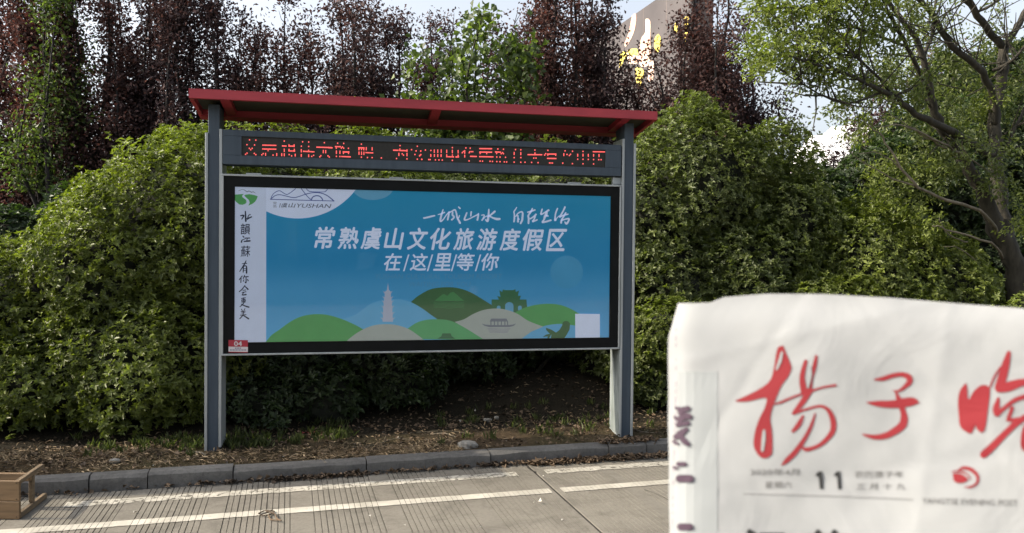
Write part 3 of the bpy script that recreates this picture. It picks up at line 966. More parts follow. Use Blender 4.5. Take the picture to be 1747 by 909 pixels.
# sticker on the black border
stp = MB()
q = layer(0)
def stick_map(off):
    return lambda px, py: (on_sign(px, py, 0)[0], off, on_sign(px, py, 0)[1])
poly(stp, [(390, 579.7), (423, 580), (423, 591.5), (390, 591)], stick_map(-.0042))
poly(stp, [(390, 599.6), (423, 600.2), (423, 601.3), (390, 600.8)], stick_map(-.0042))
st = stp.build('number_sticker', M['sticker_red'], sign)
b = MB(); poly(b, [(390, 591.1), (423, 591.6), (423, 600.1), (390, 599.5)], stick_map(-.0042)); b.build('white_band', M['sticker_white'], st)
b = MB(); text(b, '04', 399.5, 581.8, 413, 590.2, stick_map(-.0047), 0, .02); b.build('digits', M['sticker_white'], st)
b = MB()
for k in range(4):
    poly(b, [(401 + k * 2.8, 592.6), (402.9 + k * 2.8, 592.6), (402.9 + k * 2.8, 594.6), (401 + k * 2.8, 594.6)], stick_map(-.0047))
for k in range(11):
    poly(b, [(392.3 + k * 2.6, 595.8), (394 + k * 2.6, 595.8), (394 + k * 2.6, 597.8), (392.3 + k * 2.6, 597.8)], stick_map(-.0047))
b.build('small_print', M['print_grey'], st)

# LED line: every lit diode where the photograph shows one
LD = MB()
def dot(x, y, r=1.0):
    mp = lambda px, py: (on_sign(px, py, .008)[0], .0085, on_sign(px, py, .008)[1])
    LD.add([mp(x + r * math.cos(t), y + r * 1.1 * math.sin(t)) for t in np.linspace(0, 2 * math.pi, 9)[:-1]], [tuple(range(7, -1, -1))])
def leds(o, s, dots, bars, vs):
    for x, y in dots:
        dot(o[0] + x / s, o[1] + y / s, 1.15)
    for x0, y0, x1, y1 in bars:
        n = max(2, int(round(abs(x1 - x0) / s / 2.1)) + 1)
        for k in range(n):
            dot(o[0] + (x0 + (x1 - x0) * k / (n - 1)) / s, o[1] + (y0 + (y1 - y0) * k / (n - 1)) / s, 1.08)
    for x, y0, y1 in vs:
        n = max(2, int(round(abs(y1 - y0) / s / 1.6)) + 1)
        for k in range(n):
            dot(o[0] + x / s, o[1] + (y0 + (y1 - y0) * k / (n - 1)) / s, .95)
leds((405, 230), 10.92,
     [(226, 92), (343, 97), (178, 182), (320, 187), (222, 250), (275, 250), (248, 275), (180, 340), (152, 362), (315, 345), (343, 368), (480, 348), (455, 370), (665, 376), (873, 115), (965, 366), (1010, 390), (1215, 128), (1328, 132), (1192, 210), (1328, 215), (1385, 400), (1420, 380), (1620, 145), (1555, 388), (1535, 408), (1688, 390), (1712, 412)],
     [(475, 190, 715, 195), (475, 262, 715, 266), (840, 205, 905, 207), (965, 208, 1055, 210), (962, 298, 1065, 300), (1232, 305, 1425, 315), (1482, 228, 1747, 236)],
     [(572, 270, 295), (525, 345, 378), (733, 348, 382), (873, 265, 308), (826, 350, 385), (873, 352, 388), (962, 185, 212), (1057, 185, 215), (962, 268, 300), (1060, 268, 300), (1077, 360, 392), (1190, 275, 315), (1190, 365, 398), (1328, 285, 305), (1328, 372, 405), (1600, 290, 330), (1645, 292, 332)])
leds((560, 235), 10.92,
     [(175, 100), (288, 103), (376, 195), (618, 118), (152, 345), (218, 347), (618, 360), (730, 366), (817, 368), (990, 374), (1272, 386), (1467, 392), (1338, 145), (1660, 157), (1552, 220), (1637, 243), (1722, 246), (1615, 310), (1722, 312), (1705, 330), (1660, 398), (1740, 400), (1378, 298), (1402, 322), (150, 190), (245, 190), (288, 192), (265, 170)],
     [(0, 182, 70, 186), (135, 163, 225, 165), (280, 262, 385, 264), (255, 348, 410, 354), (570, 185, 665, 187), (705, 275, 828, 280), (1218, 230, 1300, 232), (1335, 235, 1465, 240)],
     [(152, 245, 290), (218, 248, 290), (283, 262, 292), (378, 262, 292), (573, 188, 220), (620, 188, 220), (663, 190, 222), (708, 182, 222), (818, 185, 225), (573, 265, 305), (620, 265, 308), (665, 268, 308), (1335, 205, 235), (1317, 288, 328), (1467, 290, 332), (1467, 225, 250)])
leds((715, 240), 10.92,
     [(32, 192), (118, 172), (220, 180), (32, 258), (10, 280), (52, 347), (180, 350), (205, 350), (305, 355), (370, 357), (432, 359), (620, 127), (620, 365), (872, 133), (952, 138), (932, 375), (805, 222), (825, 200), (935, 222), (1138, 378), (1182, 380), (1322, 382), (1367, 385), (1468, 153), (1572, 158), (1448, 302), (1508, 304), (1610, 308), (1448, 387), (1508, 389), (1588, 393), (1632, 394), (1555, 222), (1530, 240), (1572, 240), (690, 300)],
     [(960, 290, 1065, 293), (1132, 146, 1350, 148), (1132, 210, 1350, 213), (1130, 295, 1375, 300), (1425, 208, 1515, 212), (945, 203, 1000, 203), (515, 296, 640, 300), (700, 300, 735, 300)],
     [(283, 172, 215), (348, 172, 215), (412, 172, 215), (218, 258, 290), (285, 258, 290), (348, 258, 292), (410, 260, 292), (515, 175, 218), (620, 178, 222), (727, 182, 225), (515, 262, 292), (620, 265, 290), (727, 268, 296), (850, 185, 230), (850, 270, 302), (1138, 210, 238), (1260, 210, 240), (1445, 210, 240)])
leds((870, 245), 9.706,
     [(92, 97), (180, 100), (413, 105), (628, 110), (70, 230), (180, 230), (395, 238), (432, 238), (70, 305), (180, 307), (250, 307), (358, 310), (466, 314), (913, 118), (1037, 125), (945, 178), (985, 195), (1003, 175), (575, 188), (592, 165), (875, 322), (1035, 330), (1210, 127), (1122, 257), (1210, 258), (1298, 260), (1385, 262), (1470, 264), (1510, 264), (1210, 332), (1385, 335)],
     [(302, 181, 525, 182), (625, 172, 760, 172), (622, 243, 760, 245), (655, 318, 705, 320), (1380, 132, 1565, 135)],
     [(70, 145, 178), (180, 148, 180), (415, 152, 180), (628, 175, 192), (758, 175, 192), (893, 165, 195), (1122, 175, 205), (1210, 175, 205), (1298, 178, 208), (1385, 180, 205), (1475, 180, 212)])
LD.build('lit_diodes', M['led'], led)['kind'] = 'stuff'

# ---------------------------------------------------------------- wooden crate on the road
cr_ = empty('wooden_crate', (-2.935, 4.709, 0), 0, 'small open crate of bare pine boards standing on the road by the kerb', 'crate')
RA = math.atan2(.415, -.08) - math.pi / 2
def crate_box(name, d, m, rz=0.0, bev=.003, loc=(0, 0, 0)):
    o = box_obj(name, d, m, cr_, bev)
    o.rotation_euler = (0, 0, rz)
    o.location = loc
    return o
crate_box('front_board', (-.62, 0, 0, .018, .004, .110), M['wood'])
crate_box('front_board', (-.62, .0, .0008, .0185, .1125, .234), M['wood'])
crate_box('top_rail', (-.030, 0, .0195, .385, .210, .236), M['wood_grey'], RA)
crate_box('bottom_rail', (-.026, .002, .0195, .425, .002, .036), M['wood_grey'], RA)
crate_box('upright', (-.030, -.004, .215, .245, .0365, .2095), M['wood_grey'], RA)
crate_box('rear_rail', (-.62, -.035, .160, .185, .185, .2335), M['wood'], 0)
crate_box('top_rail', (-.62, -.59, .0195, .385, .210, .236), M['wood_grey'], 0)
crate_box('bottom_rail', (-.62, -.59, .0195, .425, .002, .036), M['wood_grey'], 0)
nb_ = MB()
for x, z in ((-.018, .222), (-.018, .125), (-.016, .018)):
    nb_.tube([(x, -.0015, z), (x, .001, z)], .003, 6)
nb_.build('nail_heads', M['groove'], cr_)['kind'] = 'stuff'

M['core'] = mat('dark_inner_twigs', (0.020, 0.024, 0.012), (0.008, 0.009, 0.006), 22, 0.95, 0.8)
# ---------------------------------------------------------------- shrubs
def lobe(px, py, Y, rx, ry, rz_):
    c = at_depth(px, py, Y)
    return (c, np.array([rx, ry, rz_]))

def shrub(name, label, lobes, material, density=330, leaf=(.030, .050), per=8, seed=0.0, group=None, wid=.40, lump=.15, stemm='bark'):
    cs = np.array([l[0] for l in lobes])
    base = cs.mean(0)
    gz = ground_at(base[0], base[1])
    root = empty(name, (base[0], base[1], gz), 0, label, 'shrub', group)
    Ps, Ns = [], []
    for i, (c, r) in enumerate(lobes):
        area = 4 * math.pi * ((r[0] * r[1]) ** 1.6 / 3 + (r[0] * r[2]) ** 1.6 / 3 + (r[1] * r[2]) ** 1.6 / 3) ** (1 / 1.6)
        n = int(area * density * 2.3)
        d = rand_dirs(n)
        # the rear, away from the road, needs fewer leaves
        keep = (d[:, 1] < .25) | (rng.random(n) < .3)
        d = d[keep]
        k = 1 - np.abs(rng.normal(0, .10, len(d)))
        far = rng.random(len(d)) < .22
        k = np.where(far, rng.uniform(.55, .9, len(d)), k)
        P = c + d * r * k[:, None]
        P = P + d * (lump * lumps(P, 3.1, seed + i) + .05 * lumps(P, 9.0, seed))[:, None]
        N = unit(d / r)
        stray = rng.random(len(P)) < .05
        P = P + (N * .6 + np.array([0, 0, .5])) * (stray * rng.uniform(.03, .15, len(P)))[:, None]
        ok = np.ones(len(P), bool)
        for j, (c2, r2) in enumerate(lobes):
            if j != i:
                ok &= (((P - c2) / r2) ** 2).sum(1) > .72
        Ps.append(P[ok]); Ns.append(N[ok])
    P = np.concatenate(Ps); N = np.concatenate(Ns)
    dd = (P - KO)
    gzz = verge_z(dd @ KU, dd @ KN)
    ok = P[:, 2] > gzz + .06
    P, N = P[ok], N[ok]
    n = len(P)
    # rosettes: an axis pointing outwards and up, leaves fanned round it
    ax = unit(N * .8 + np.array([0, 0, .55]) + rng.normal(0, .38, (n, 3)))
    a1 = unit(np.cross(ax, rand_dirs(n)))
    a2 = np.cross(ax, a1)
    wt = rng.random(n) ** 1.3
    szz = rng.uniform(.7, 1.25, n)
    clump = .5 + .5 * np.clip(lumps(P, 6.0, seed + 3), -1, 1)
    VV, FF, TT_ = [], [], []
    off = 0
    for k in range(per):
        th = 2 * math.pi * k / per + rng.uniform(-.35, .35, n)
        el = rng.uniform(.1, .75, n)
        D = unit((a1 * np.cos(th)[:, None] + a2 * np.sin(th)[:, None]) * np.cos(el)[:, None] + ax * np.sin(el)[:, None])
        L = rng.uniform(leaf[0], leaf[1], n) * (.7 + .6 * rng.random(n)) * szz
        V, F, T = leaves(P + ax * .004 * k, D, ax, L, L * wid * rng.uniform(.85, 1.25, n), np.clip(.12 + .45 * wt + .28 * clump + rng.uniform(-.15, .3, n), 0, 1), droop=.10)
        VV.append(V); FF.append(F + off); TT_.append(T)
        off += len(V)
    V = np.concatenate(VV) - np.array([base[0], base[1], gz])
    f = np_mesh('foliage', V, np.concatenate(FF), material, root, np.concatenate(TT_))
    f['kind'] = 'stuff'
    # dense dark twig core that closes the view through the bush
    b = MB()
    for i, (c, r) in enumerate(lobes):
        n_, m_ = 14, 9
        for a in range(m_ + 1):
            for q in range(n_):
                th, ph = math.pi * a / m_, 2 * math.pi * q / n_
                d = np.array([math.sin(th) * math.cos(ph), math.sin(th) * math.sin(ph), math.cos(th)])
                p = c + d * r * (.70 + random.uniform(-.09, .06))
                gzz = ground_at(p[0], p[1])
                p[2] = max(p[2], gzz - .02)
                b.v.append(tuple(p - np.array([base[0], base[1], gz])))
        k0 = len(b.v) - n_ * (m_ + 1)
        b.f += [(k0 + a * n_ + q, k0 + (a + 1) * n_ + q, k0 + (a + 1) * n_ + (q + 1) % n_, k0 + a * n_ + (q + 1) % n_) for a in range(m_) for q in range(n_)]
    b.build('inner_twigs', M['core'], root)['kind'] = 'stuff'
    # stems up from the ground
    b = MB()
    for c, r in lobes:
        for k in range(4):
            e = (c + rand_dirs(1)[0] * r * .6) - np.array([base[0], base[1], gz])
            g0 = np.array([e[0] * .85, e[1] * .85, 0])
            mid = (g0 + e) / 2 + rng.normal(0, .06, 3)
            gl = ground_at(g0[0] + base[0], g0[1] + base[1]) - gz
            g0[2] = gl - .03
            b.tube([g0, mid, e], [.022, .016, .006], 5)
    b.build('stems', M[stemm], root)['kind'] = 'stuff'
    return root, n

tot = 0
def S_(*a, **k):
    global tot
    r, n = shrub(*a, **k)
    tot += n * k.get('per', 8) * 2
    return r
S_('mound_shrub', 'great rounded sunlit evergreen shrub left of the board, tallest beside its left post',
   [lobe(315, 400, 7.3, .95, .8, .93), lobe(195, 482, 7.1, .85, .75, .85), lobe(65, 550, 7.0, .75, .7, .75), lobe(-90, 610, 6.9, .8, .7, .8),
    lobe(205, 630, 6.75, .95, .62, .66), lobe(60, 655, 6.65, .75, .55, .52), lobe(-90, 670, 6.6, .75, .5, .5), lobe(350, 600, 7.15, .6, .6, .8)],
   M['leaf_shrub'], 360, seed=.3)
S_('mound_shrub', 'evergreen shrub directly behind the left half of the display board',
   [lobe(470, 405, 8.0, .95, .8, 1.15), lobe(620, 415, 8.1, .85, .8, 1.12), lobe(500, 560, 7.9, .8, .5, .7), lobe(620, 560, 8.0, .7, .5, .7)],
   M['leaf_shrub'], 230, seed=1.3)
S_('low_shrub', 'low shrub below the left half of the board, leaves coloured darker to imitate shade',
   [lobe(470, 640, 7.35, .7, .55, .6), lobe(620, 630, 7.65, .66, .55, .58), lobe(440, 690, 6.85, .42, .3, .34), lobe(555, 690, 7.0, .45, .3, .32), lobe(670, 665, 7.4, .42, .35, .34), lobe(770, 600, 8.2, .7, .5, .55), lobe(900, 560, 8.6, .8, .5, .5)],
   M['leaf_dark'], 230, leaf=(.034, .056), seed=1.7)  # leaf colour darkened to stand in for the shade below the board
S_('mound_shrub', 'looser evergreen shrub behind the right half of the display board',
   [lobe(790, 440, 8.7, .9, .75, 1.25), lobe(960, 430, 8.8, .95, .75, 1.22)],
   M['leaf_shrub_dull'], 200, seed=2.3)
S_('mound_shrub', 'tall dull green shrub just right of the board, under the purple trees',
   [lobe(1185, 335, 8.9, .90, .8, .95), lobe(1095, 400, 8.7, .62, .7, 1.0), lobe(1285, 350, 9.2, .75, .7, .85), lobe(1150, 500, 8.5, .8, .7, .7), lobe(1192, 212, 9.1, .17, .17, .26)],
   M['leaf_shrub_dull'], 330, seed=3.3)
S_('mound_shrub', 'mid green shrub between the tall shrub and the rounded mound near the tree',
   [lobe(1270, 480, 8.5, .72, .65, .62), lobe(1340, 400, 8.9, .55, .6, .72), lobe(1220, 590, 8.1, .8, .6, .5)],
   M['leaf_shrub_dull'], 330, seed=4.1)
S_('mound_shrub', 'rounded green mound above the newspaper, left of the grey tree trunk',
   [lobe(1480, 470, 8.8, .82, .75, .80), lobe(1580, 500, 8.9, .68, .7, .74), lobe(1400, 560, 8.3, .8, .6, .6), lobe(1560, 600, 8.3, .8, .6, .55)],
   M['leaf_shrub'], 330, seed=5.1)
S_('low_shrub', 'low yellowish shrub close behind the top left corner of the newspaper',
   [lobe(1125, 575, 7.75, .34, .35, .36), lobe(1185, 570, 7.85, .30, .3, .34)],
   M['leaf_lime'], 420, leaf=(.03, .045), seed=6.1)
S_('low_shrub', 'dark low shrub on the ground right of the board\'s right post',
   [lobe(1105, 655, 7.75, .36, .3, .36), lobe(1060, 615, 8.3, .4, .3, .3)],
   M['leaf_shrub_dull'], 330, leaf=(.035, .055), seed=7.1)
S_('low_shrub', 'yellow green shrub at the right edge of the photo below the tree trunk',
   [lobe(1745, 575, 7.6, .36, .3, .32)],
   M['leaf_lime'], 380, leaf=(.03, .045), seed=8.1)
S_('background_shrub', 'dark green bush low at the left edge behind the sunlit shrub',
   [lobe(20, 440, 9.6, .9, .6, .65), lobe(130, 420, 9.9, .7, .6, .6)],
   M['leaf_dark'], 200, leaf=(.05, .07), seed=9.1)
S_('background_shrub', 'dark bush in the gap below the bright cloud, right of the tall shrub',
   [lobe(1400, 352, 10.2, .5, .5, .45), lobe(1390, 430, 10.0, .9, .6, .8), lobe(1500, 310, 10.6, .55, .5, .6)],
   M['leaf_dark'], 230, leaf=(.04, .065), seed=10.1)
S_('background_shrub', 'dark green leafy mass behind the forked grey tree at the right',
   [lobe(1590, 330, 10.8, .85, .6, .95), lobe(1700, 270, 11.2, .9, .6, 1.0), lobe(1700, 440, 10.8, 1.0, .6, 1.0), lobe(1560, 460, 10.6, .8, .5, .8), lobe(1640, 190, 12.2, .7, .5, .8), lobe(1740, 170, 12.4, .8, .5, .9), lobe(1550, 260, 11.6, .6, .5, .6)],
   M['leaf_dark'], 220, leaf=(.045, .07), seed=11.1)

# ---------------------------------------------------------------- trees
def spline3(pts, n=6):
    P = [np.array(p, float) for p in pts]
    if len(P) < 3:
        return P
    out = []
    for i in range(len(P) - 1):
        p0, p1, p2, p3 = P[max(i - 1, 0)], P[i], P[i + 1], P[min(i + 2, len(P) - 1)]
        for k in range(n):
            t = k / n
            out.append(.5 * ((2 * p1) + (p2 - p0) * t + (2 * p0 - 5 * p1 + 4 * p2 - p3) * t * t + (3 * p1 - p0 - 3 * p2 + p3) * t ** 3))
    out.append(P[-1])
    return out

def upright_tree(px, hw, ytop, Y, label, lm, nleaf=9000, nlimb=9, name='plum_tree', cat='tree', group='purple leaved trees in a row behind the shrubs', leaf=(.046, .080), low=None, spread=1.0, bark='bark_dark', wid=.5, fluff=.20, dens=2.2):
    top = at_depth(px, ytop, Y)
    w = hw / FPX * Y
    gx, gy = top[0], Y
    gz = ground_at(gx, gy)
    H = top[2] - gz
    root = empty(name, (gx, gy, gz), 0, label, cat, group)
    b = MB()
    fork = .9 + .4 * random.random()
    b.tube([(0, 0, -.1), (.02, 0, fork * .5), (0, .02, fork)], [.085, .07, .065], 7)
    twp, twd = [], []
    for k in range(nlimb):
        a = 2 * math.pi * (k + random.random() * .6) / nlimb
        rad = w * (.35 + .65 * random.random()) * spread
        hh = H * (1.0 if k == 0 else random.uniform(.55, .98))
        if k == 0:
            rad *= .15
        e = np.array([math.cos(a) * rad, math.sin(a) * min(rad, .8), hh])
        p0 = np.array([0, 0, fork * random.uniform(.75, 1)])
        m1 = p0 + (e - p0) * .3 + np.array([math.cos(a) * rad * .45, math.sin(a) * rad * .4, 0]) + rng.normal(0, .16, 3)
        m2 = p0 + (e - p0) * .65 + np.array([math.cos(a) * rad * .28, math.sin(a) * rad * .25, 0]) + rng.normal(0, .20, 3)
        line = spline3([p0, m1, m2, e], 5)
        L = len(line)
        b.tube(line, [max(.005, .046 * (1 - i / L) ** .9) for i in range(L)], 5, False)
        # ascending side twigs
        for q in range(38):
            u = .12 + .86 * random.random()
            i = int(u * (L - 1))
            p = line[i]
            ta = random.random() * 2 * math.pi
            ln = random.uniform(.18, .55) * (1.15 - u * .75) * (1 + w * .2)
            d = unit(np.array([math.cos(ta) * .8, math.sin(ta) * .8, random.uniform(.35, 1.2)]))
            tip = p + d * ln
            if q % 2 == 0:
                b.tube([p, p + d * ln * .5 + rng.normal(0, .02, 3), tip], [.008, .006, .003], 3, False)
            for s in np.linspace(.15, 1.0, 5):
                twp.append(p + d * ln * s); twd.append(d)
        for i in range(2, L):
            twp.append(line[i]); twd.append(unit(line[i] - line[i - 1]))
    b.build('trunk', M[bark], root, True)
    twp = np.array(twp); twd = np.array(twd)
    nleaf = int(nleaf * dens)
    tw_w = np.repeat(rng.gamma(.8, 1.0, len(twp) // 5 + 1), 5)[:len(twp)] + .08
    pick = rng.choice(len(twp), nleaf, p=tw_w / tw_w.sum())
    P = twp[pick] + rng.normal(0, fluff * .55, (nleaf, 3)) * np.array([1, 1, .9])
    lim = (low if low is not None else 1.5)
    keep = P[:, 2] > lim
    P = P[keep]
    n = len(P)
    D = unit(twd[pick][keep] * .4 + rng.normal(0, .7, (n, 3)) + np.array([0, 0, -.1]))
    N = unit(rng.normal(0, 1, (n, 3)) + np.array([0, -.2, .5]))
    Ls = rng.uniform(leaf[0], leaf[1], n)
    V, F, T = leaves(P, D, N, Ls, Ls * wid, np.clip(rng.random(n) ** 1.5, 0, 1), fold=.15, droop=.08)
    c = np_mesh('crown', V, F, lm, root, T)
    c['kind'] = 'stuff'
    return root

PL, PR = M['leaf_plum'], M['leaf_plum_red']
upright_tree(30, 120, -160, 12.0, 'reddish purple tree at the left edge of the photo, tops out of frame', PR, 17000, 12)
upright_tree(100, 42, -60, 11.2, 'green leaved tree standing between two purple ones at far left', M['leaf_fresh'], 2600, 6, 'green_tree', group=None, leaf=(.05, .08), low=2.0)
upright_tree(165, 85, -220, 11.6, 'brown red upright tree right of the green one at far left', PR, 12500, 10)
upright_tree(255, 75, -190, 12.4, 'tall dark purple tree with open forks above the peak of the left shrub', PL, 11000, 9)
upright_tree(335, 62, -150, 11.8, 'tall dark purple tree above the left end of the red roof', PL, 9500, 8)
upright_tree(410, 62, 18, 12.6, 'shorter purple tree over the roof, its top just below the frame edge', PL, 7500, 8)
upright_tree(482, 54, -18, 12.0, 'narrow purple tree whose pointed top just leaves the frame', PR, 6500, 7)
upright_tree(572, 76, 2, 11.6, 'broad purple tree over the middle left of the roof', PL, 10500, 10)
upright_tree(645, 62, -5, 12.2, 'purple tree with open twiggy right side beside the pale sky gap', PL, 6800, 9)
upright_tree(728, 34, 18, 13.4, 'small spiky purple tree just left of the fresh green tree', PL, 3200, 5)
upright_tree(772, 30, 30, 13.6, 'thin purple tree poking up behind the fresh green tree', PL, 2400, 4)
upright_tree(800, 112, 30, 11.0, 'fresh green broad leaved tree over the middle of the red roof', M['leaf_fresh'], 7500, 12, 'green_tree', group=None, leaf=(.08, .125), wid=.7, bark='bark', dens=1.1, fluff=.2)
upright_tree(880, 40, 20, 13.0, 'dark purple tree just right of the fresh green tree', PL, 5500, 7)
upright_tree(945, 34, -140, 11.9, 'narrow reddish column tree over the right third of the roof', PR, 7500, 7, spread=.8)
upright_tree(1018, 55, -120, 12.4, 'tall dark purple tree left of the big grey hoarding', PL, 9500, 9)
upright_tree(1105, 58, 85, 12.0, 'bushy purple tree in front of the big grey hoarding', PR, 5600, 9)
upright_tree(1158, 26, 50, 12.8, 'slim purple tree covering the right part of the grey hoarding', PL, 4200, 6)
upright_tree(1212, 44, -120, 12.2, 'tall brown purple tree right of the hoarding pole', PR, 7500, 8)
upright_tree(1262, 42, 28, 12.8, 'last purple tree on the right, against open sky', PL, 5200, 7)
upright_tree(1318, 34, 165, 12.6, 'small leaning purple sapling beside the bright cloud', PL, 1300, 4)
upright_tree(1480, 62, 120, 13.6, 'purple tree behind the spreading branches of the grey tree', PL, 5500, 8)
upright_tree(1640, 70, 70, 13.2, 'brownish tree behind the fork of the grey tree', PR, 5500, 8)

# the big spreading tree at the right
BT = at_depth(1737, 600, 8.6)
btz = ground_at(BT[0], BT[1])
big = empty('spreading_tree', (BT[0], BT[1], btz), 0, 'large grey forked tree with wide spreading branches at the right edge', 'tree')
bo = np.array([BT[0], BT[1], btz])
def bp(px, py, Y):
    return at_depth(px, py, Y) - bo
tb = MB()
LIMBS = [
 # trunk and left stem
 ([(1748, 640, 8.6), (1738, 520, 8.6), (1727, 440, 8.6), (1700, 390, 8.6), (1676, 334, 8.55), (1652, 288, 8.5), (1634, 258, 8.45), (1605, 215, 8.4), (1588, 165, 8.3), (1570, 85, 8.2), (1544, 43, 8.1), (1505, -10, 8.0)],
  [.20, .165, .145, .125, .105, .09, .08, .062, .05, .042, .036, .03]),
 ([(1722, 440, 8.6), (1710, 360, 8.75), (1700, 295, 8.8), (1694, 238, 8.85), (1697, 185, 8.9), (1709, 130, 8.9), (1713, 82, 8.9)], [.13, .115, .105, .095, .088, .08, .07]),
 ([(1713, 84, 8.9), (1695, 62, 8.85), (1668, 26, 8.7), (1640, -15, 8.6)], [.06, .055, .05, .045]),
 ([(1713, 84, 8.9), (1726, 62, 9.0), (1752, 12, 9.1), (1765, -25, 9.1)], [.055, .05, .045, .04]),
 ([(1696, 215, 8.85), (1690, 150, 8.7), (1655, 102, 8.5), (1622, 78, 8.4), (1601, 43, 8.3), (1588, 20, 8.25), (1556, -12, 8.1)], [.06, .055, .048, .045, .04, .036, .03]),
 ([(1690, 262, 8.8), (1649, 240, 8.5), (1603, 214, 8.2), (1563, 195, 8.0), (1530, 168, 7.8), (1491, 148, 7.6), (1451, 129, 7.4), (1400, 112, 7.2), (1345, 95, 7.1)], [.07, .06, .052, .044, .036, .03, .024, .016, .008]),
 ([(1620, 235, 8.4), (1560, 190, 8.9), (1500, 165, 9.1), (1440, 150, 9.3), (1390, 132, 9.4)], [.03, .026, .02, .014, .008]),
 ([(1588, 165, 8.3), (1548, 80, 8.0), (1520, 30, 7.8), (1500, -20, 7.7)], [.034, .028, .022, .018]),
 ([(1575, 100, 8.2), (1590, 60, 8.3), (1595, 10, 8.3), (1600, -20, 8.3)], [.03, .025, .02, .018]),
 ([(1548, 80, 8.0), (1480, 55, 7.7), (1420, 30, 7.5), (1370, 12, 7.3)], [.022, .018, .012, .007]),
 ([(1530, 168, 7.8), (1470, 105, 7.6), (1425, 78, 7.5), (1360, 60, 7.3)], [.022, .018, .012, .007]),
 ([(1505, 158, 7.7), (1440, 175, 7.5), (1380, 150, 7.3), (1330, 118, 7.2)], [.018, .014, .010, .006]),
 ([(1694, 120, 8.9), (1730, 100, 8.7), (1760, 60, 8.6)], [.03, .022, .014]),
 ([(1700, 290, 8.8), (1740, 200, 8.9), (1770, 150, 9.0)], [.03, .022, .014]),
 ([(1660, 22, 8.7), (1690, 10, 8.6), (1725, -20, 8.5)], [.02, .018, .014]),
]
for pts, rad in LIMBS:
    q = spline3([bp(*p) for p in pts], 4)
    rr = np.interp(np.linspace(0, 1, len(q)), np.linspace(0, 1, len(rad)), rad) * .72
    q = [p + rng.normal(0, .012, 3) * min(1, r * 20) for p, r in zip(q, rr)]
    tb.tube(q, rr, 9)
# secondary twigs off the limbs
TW = []
def twigs_from(pts, n, ln=(.3, .8), bias=(-.4, -.1, .5), u0=.35):
    q = spline3([bp(*p) for p in pts], 5)
    for _ in range(n):
        i = int((u0 + (1 - u0) * random.random()) * (len(q) - 1))
        p = q[i]
        d = unit(np.array(bias) + rng.normal(0, .55, 3))
        L = random.uniform(*ln)
        m = p + d * L * .5 + rng.normal(0, .04, 3)
        e = p + d * L + np.array([0, 0, .08]) + rng.normal(0, .05, 3)
        tb.tube([p, m, e], [.010, .007, .003], 4, False)
        TW.append((p, m, e))
for k in (0, 4, 5, 7, 9, 10, 11):
    twigs_from(LIMBS[k][0], 14, u0=.5 if k in (0, 5) else .25)
for k in (2, 3, 8, 12, 13, 14, 6):
    twigs_from(LIMBS[k][0], 9, bias=(0, -.1, .6), u0=.2)
tb.build('trunk', M['bark'], big, True)
db = MB()
for pts, rad in [
    ([(1702, 395, 8.55), (1672, 360, 8.2), (1614, 341, 7.9), (1565, 318, 7.7), (1538, 288, 7.6), (1511, 242, 7.5), (1485, 215, 7.4), (1462, 200, 7.3)], [.028, .026, .024, .02, .016, .012, .008, .004]),
    ([(1712, 440, 8.55), (1690, 415, 8.2), (1615, 392, 7.9), (1590, 383, 7.8)], [.022, .018, .012, .006]),
    ([(1650, 415, 8.1), (1620, 400, 8.0), (1600, 370, 7.9)], [.012, .008, .004]),
    ([(1565, 318, 7.7), (1520, 302, 7.6), (1470, 275, 7.5), (1430, 240, 7.4)], [.014, .010, .007, .003]),
    ([(1640, 262, 8.4), (1590, 235, 8.0), (1540, 215, 7.8), (1480, 213, 7.7)], [.02, .016, .010, .004]),
    ([(1630, 262, 8.4), (1600, 245, 8.1), (1560, 222, 7.9), (1515, 190, 7.8)], [.018, .014, .009, .004]),
    ([(1538, 288, 7.6), (1500, 262, 7.5), (1450, 262, 7.4)], [.010, .007, .003]),
    ([(1700, 300, 8.4), (1655, 270, 8.2), (1640, 240, 8.1)], [.012, .009, .005]),
    ([(1680, 460, 8.4), (1640, 425, 8.1), (1610, 420, 8.0)], [.010, .008, .004])]:
    q = spline3([bp(*p) for p in pts], 4)
    rr = np.interp(np.linspace(0, 1, len(q)), np.linspace(0, 1, len(rad)), rad) * .68
    db.tube([p + rng.normal(0, .008, 3) for p in q], rr, 6)
db.build('bare_branches', M['bark_pale'], big, True)

def clumps(specs, material, parent, origin, name='crown', leafl=(.04, .065), wid=.42):
    VV, FF, TT_ = [], [], []
    off = 0
    for px, py, Y, rx, ry, rzz, n in specs:
        c = at_depth(px, py, Y) - origin
        r = np.array([rx, ry, rzz])
        k = max(3, n // 45)
        cc = c + rand_dirs(k) * r * rng.random((k, 1)) ** .45
        w = rng.integers(0, k, n)
        # sprays: leaflets strung along short drooping shoots
        sd_ = unit(rng.normal(0, .6, (k, 3)) + np.array([-.5, -.1, .15]))
        t = rng.uniform(0, 1, n)
        P = cc[w] + sd_[w] * (t[:, None] * .28) + rng.normal(0, .045, (n, 3))
        D = unit(sd_[w] * .5 + rng.normal(0, .6, (n, 3)) + np.array([0, 0, -.2]))
        N = unit(rng.normal(0, .6, (n, 3)) + np.array([0, -.1, .8]))
        L = rng.uniform(*leafl, n)
        sh = rng.random(k)
        V, F, T = leaves(P, D, N, L, L * wid, np.clip(sh[w] * .6 + rng.uniform(0, .5, n), 0, 1), fold=.12, droop=.1)
        VV.append(V); FF.append(F + off); TT_.append(T)
        off += len(V)
    o = np_mesh(name, np.concatenate(VV), np.concatenate(FF), material, parent, np.concatenate(TT_))
    o['kind'] = 'stuff'
    return o
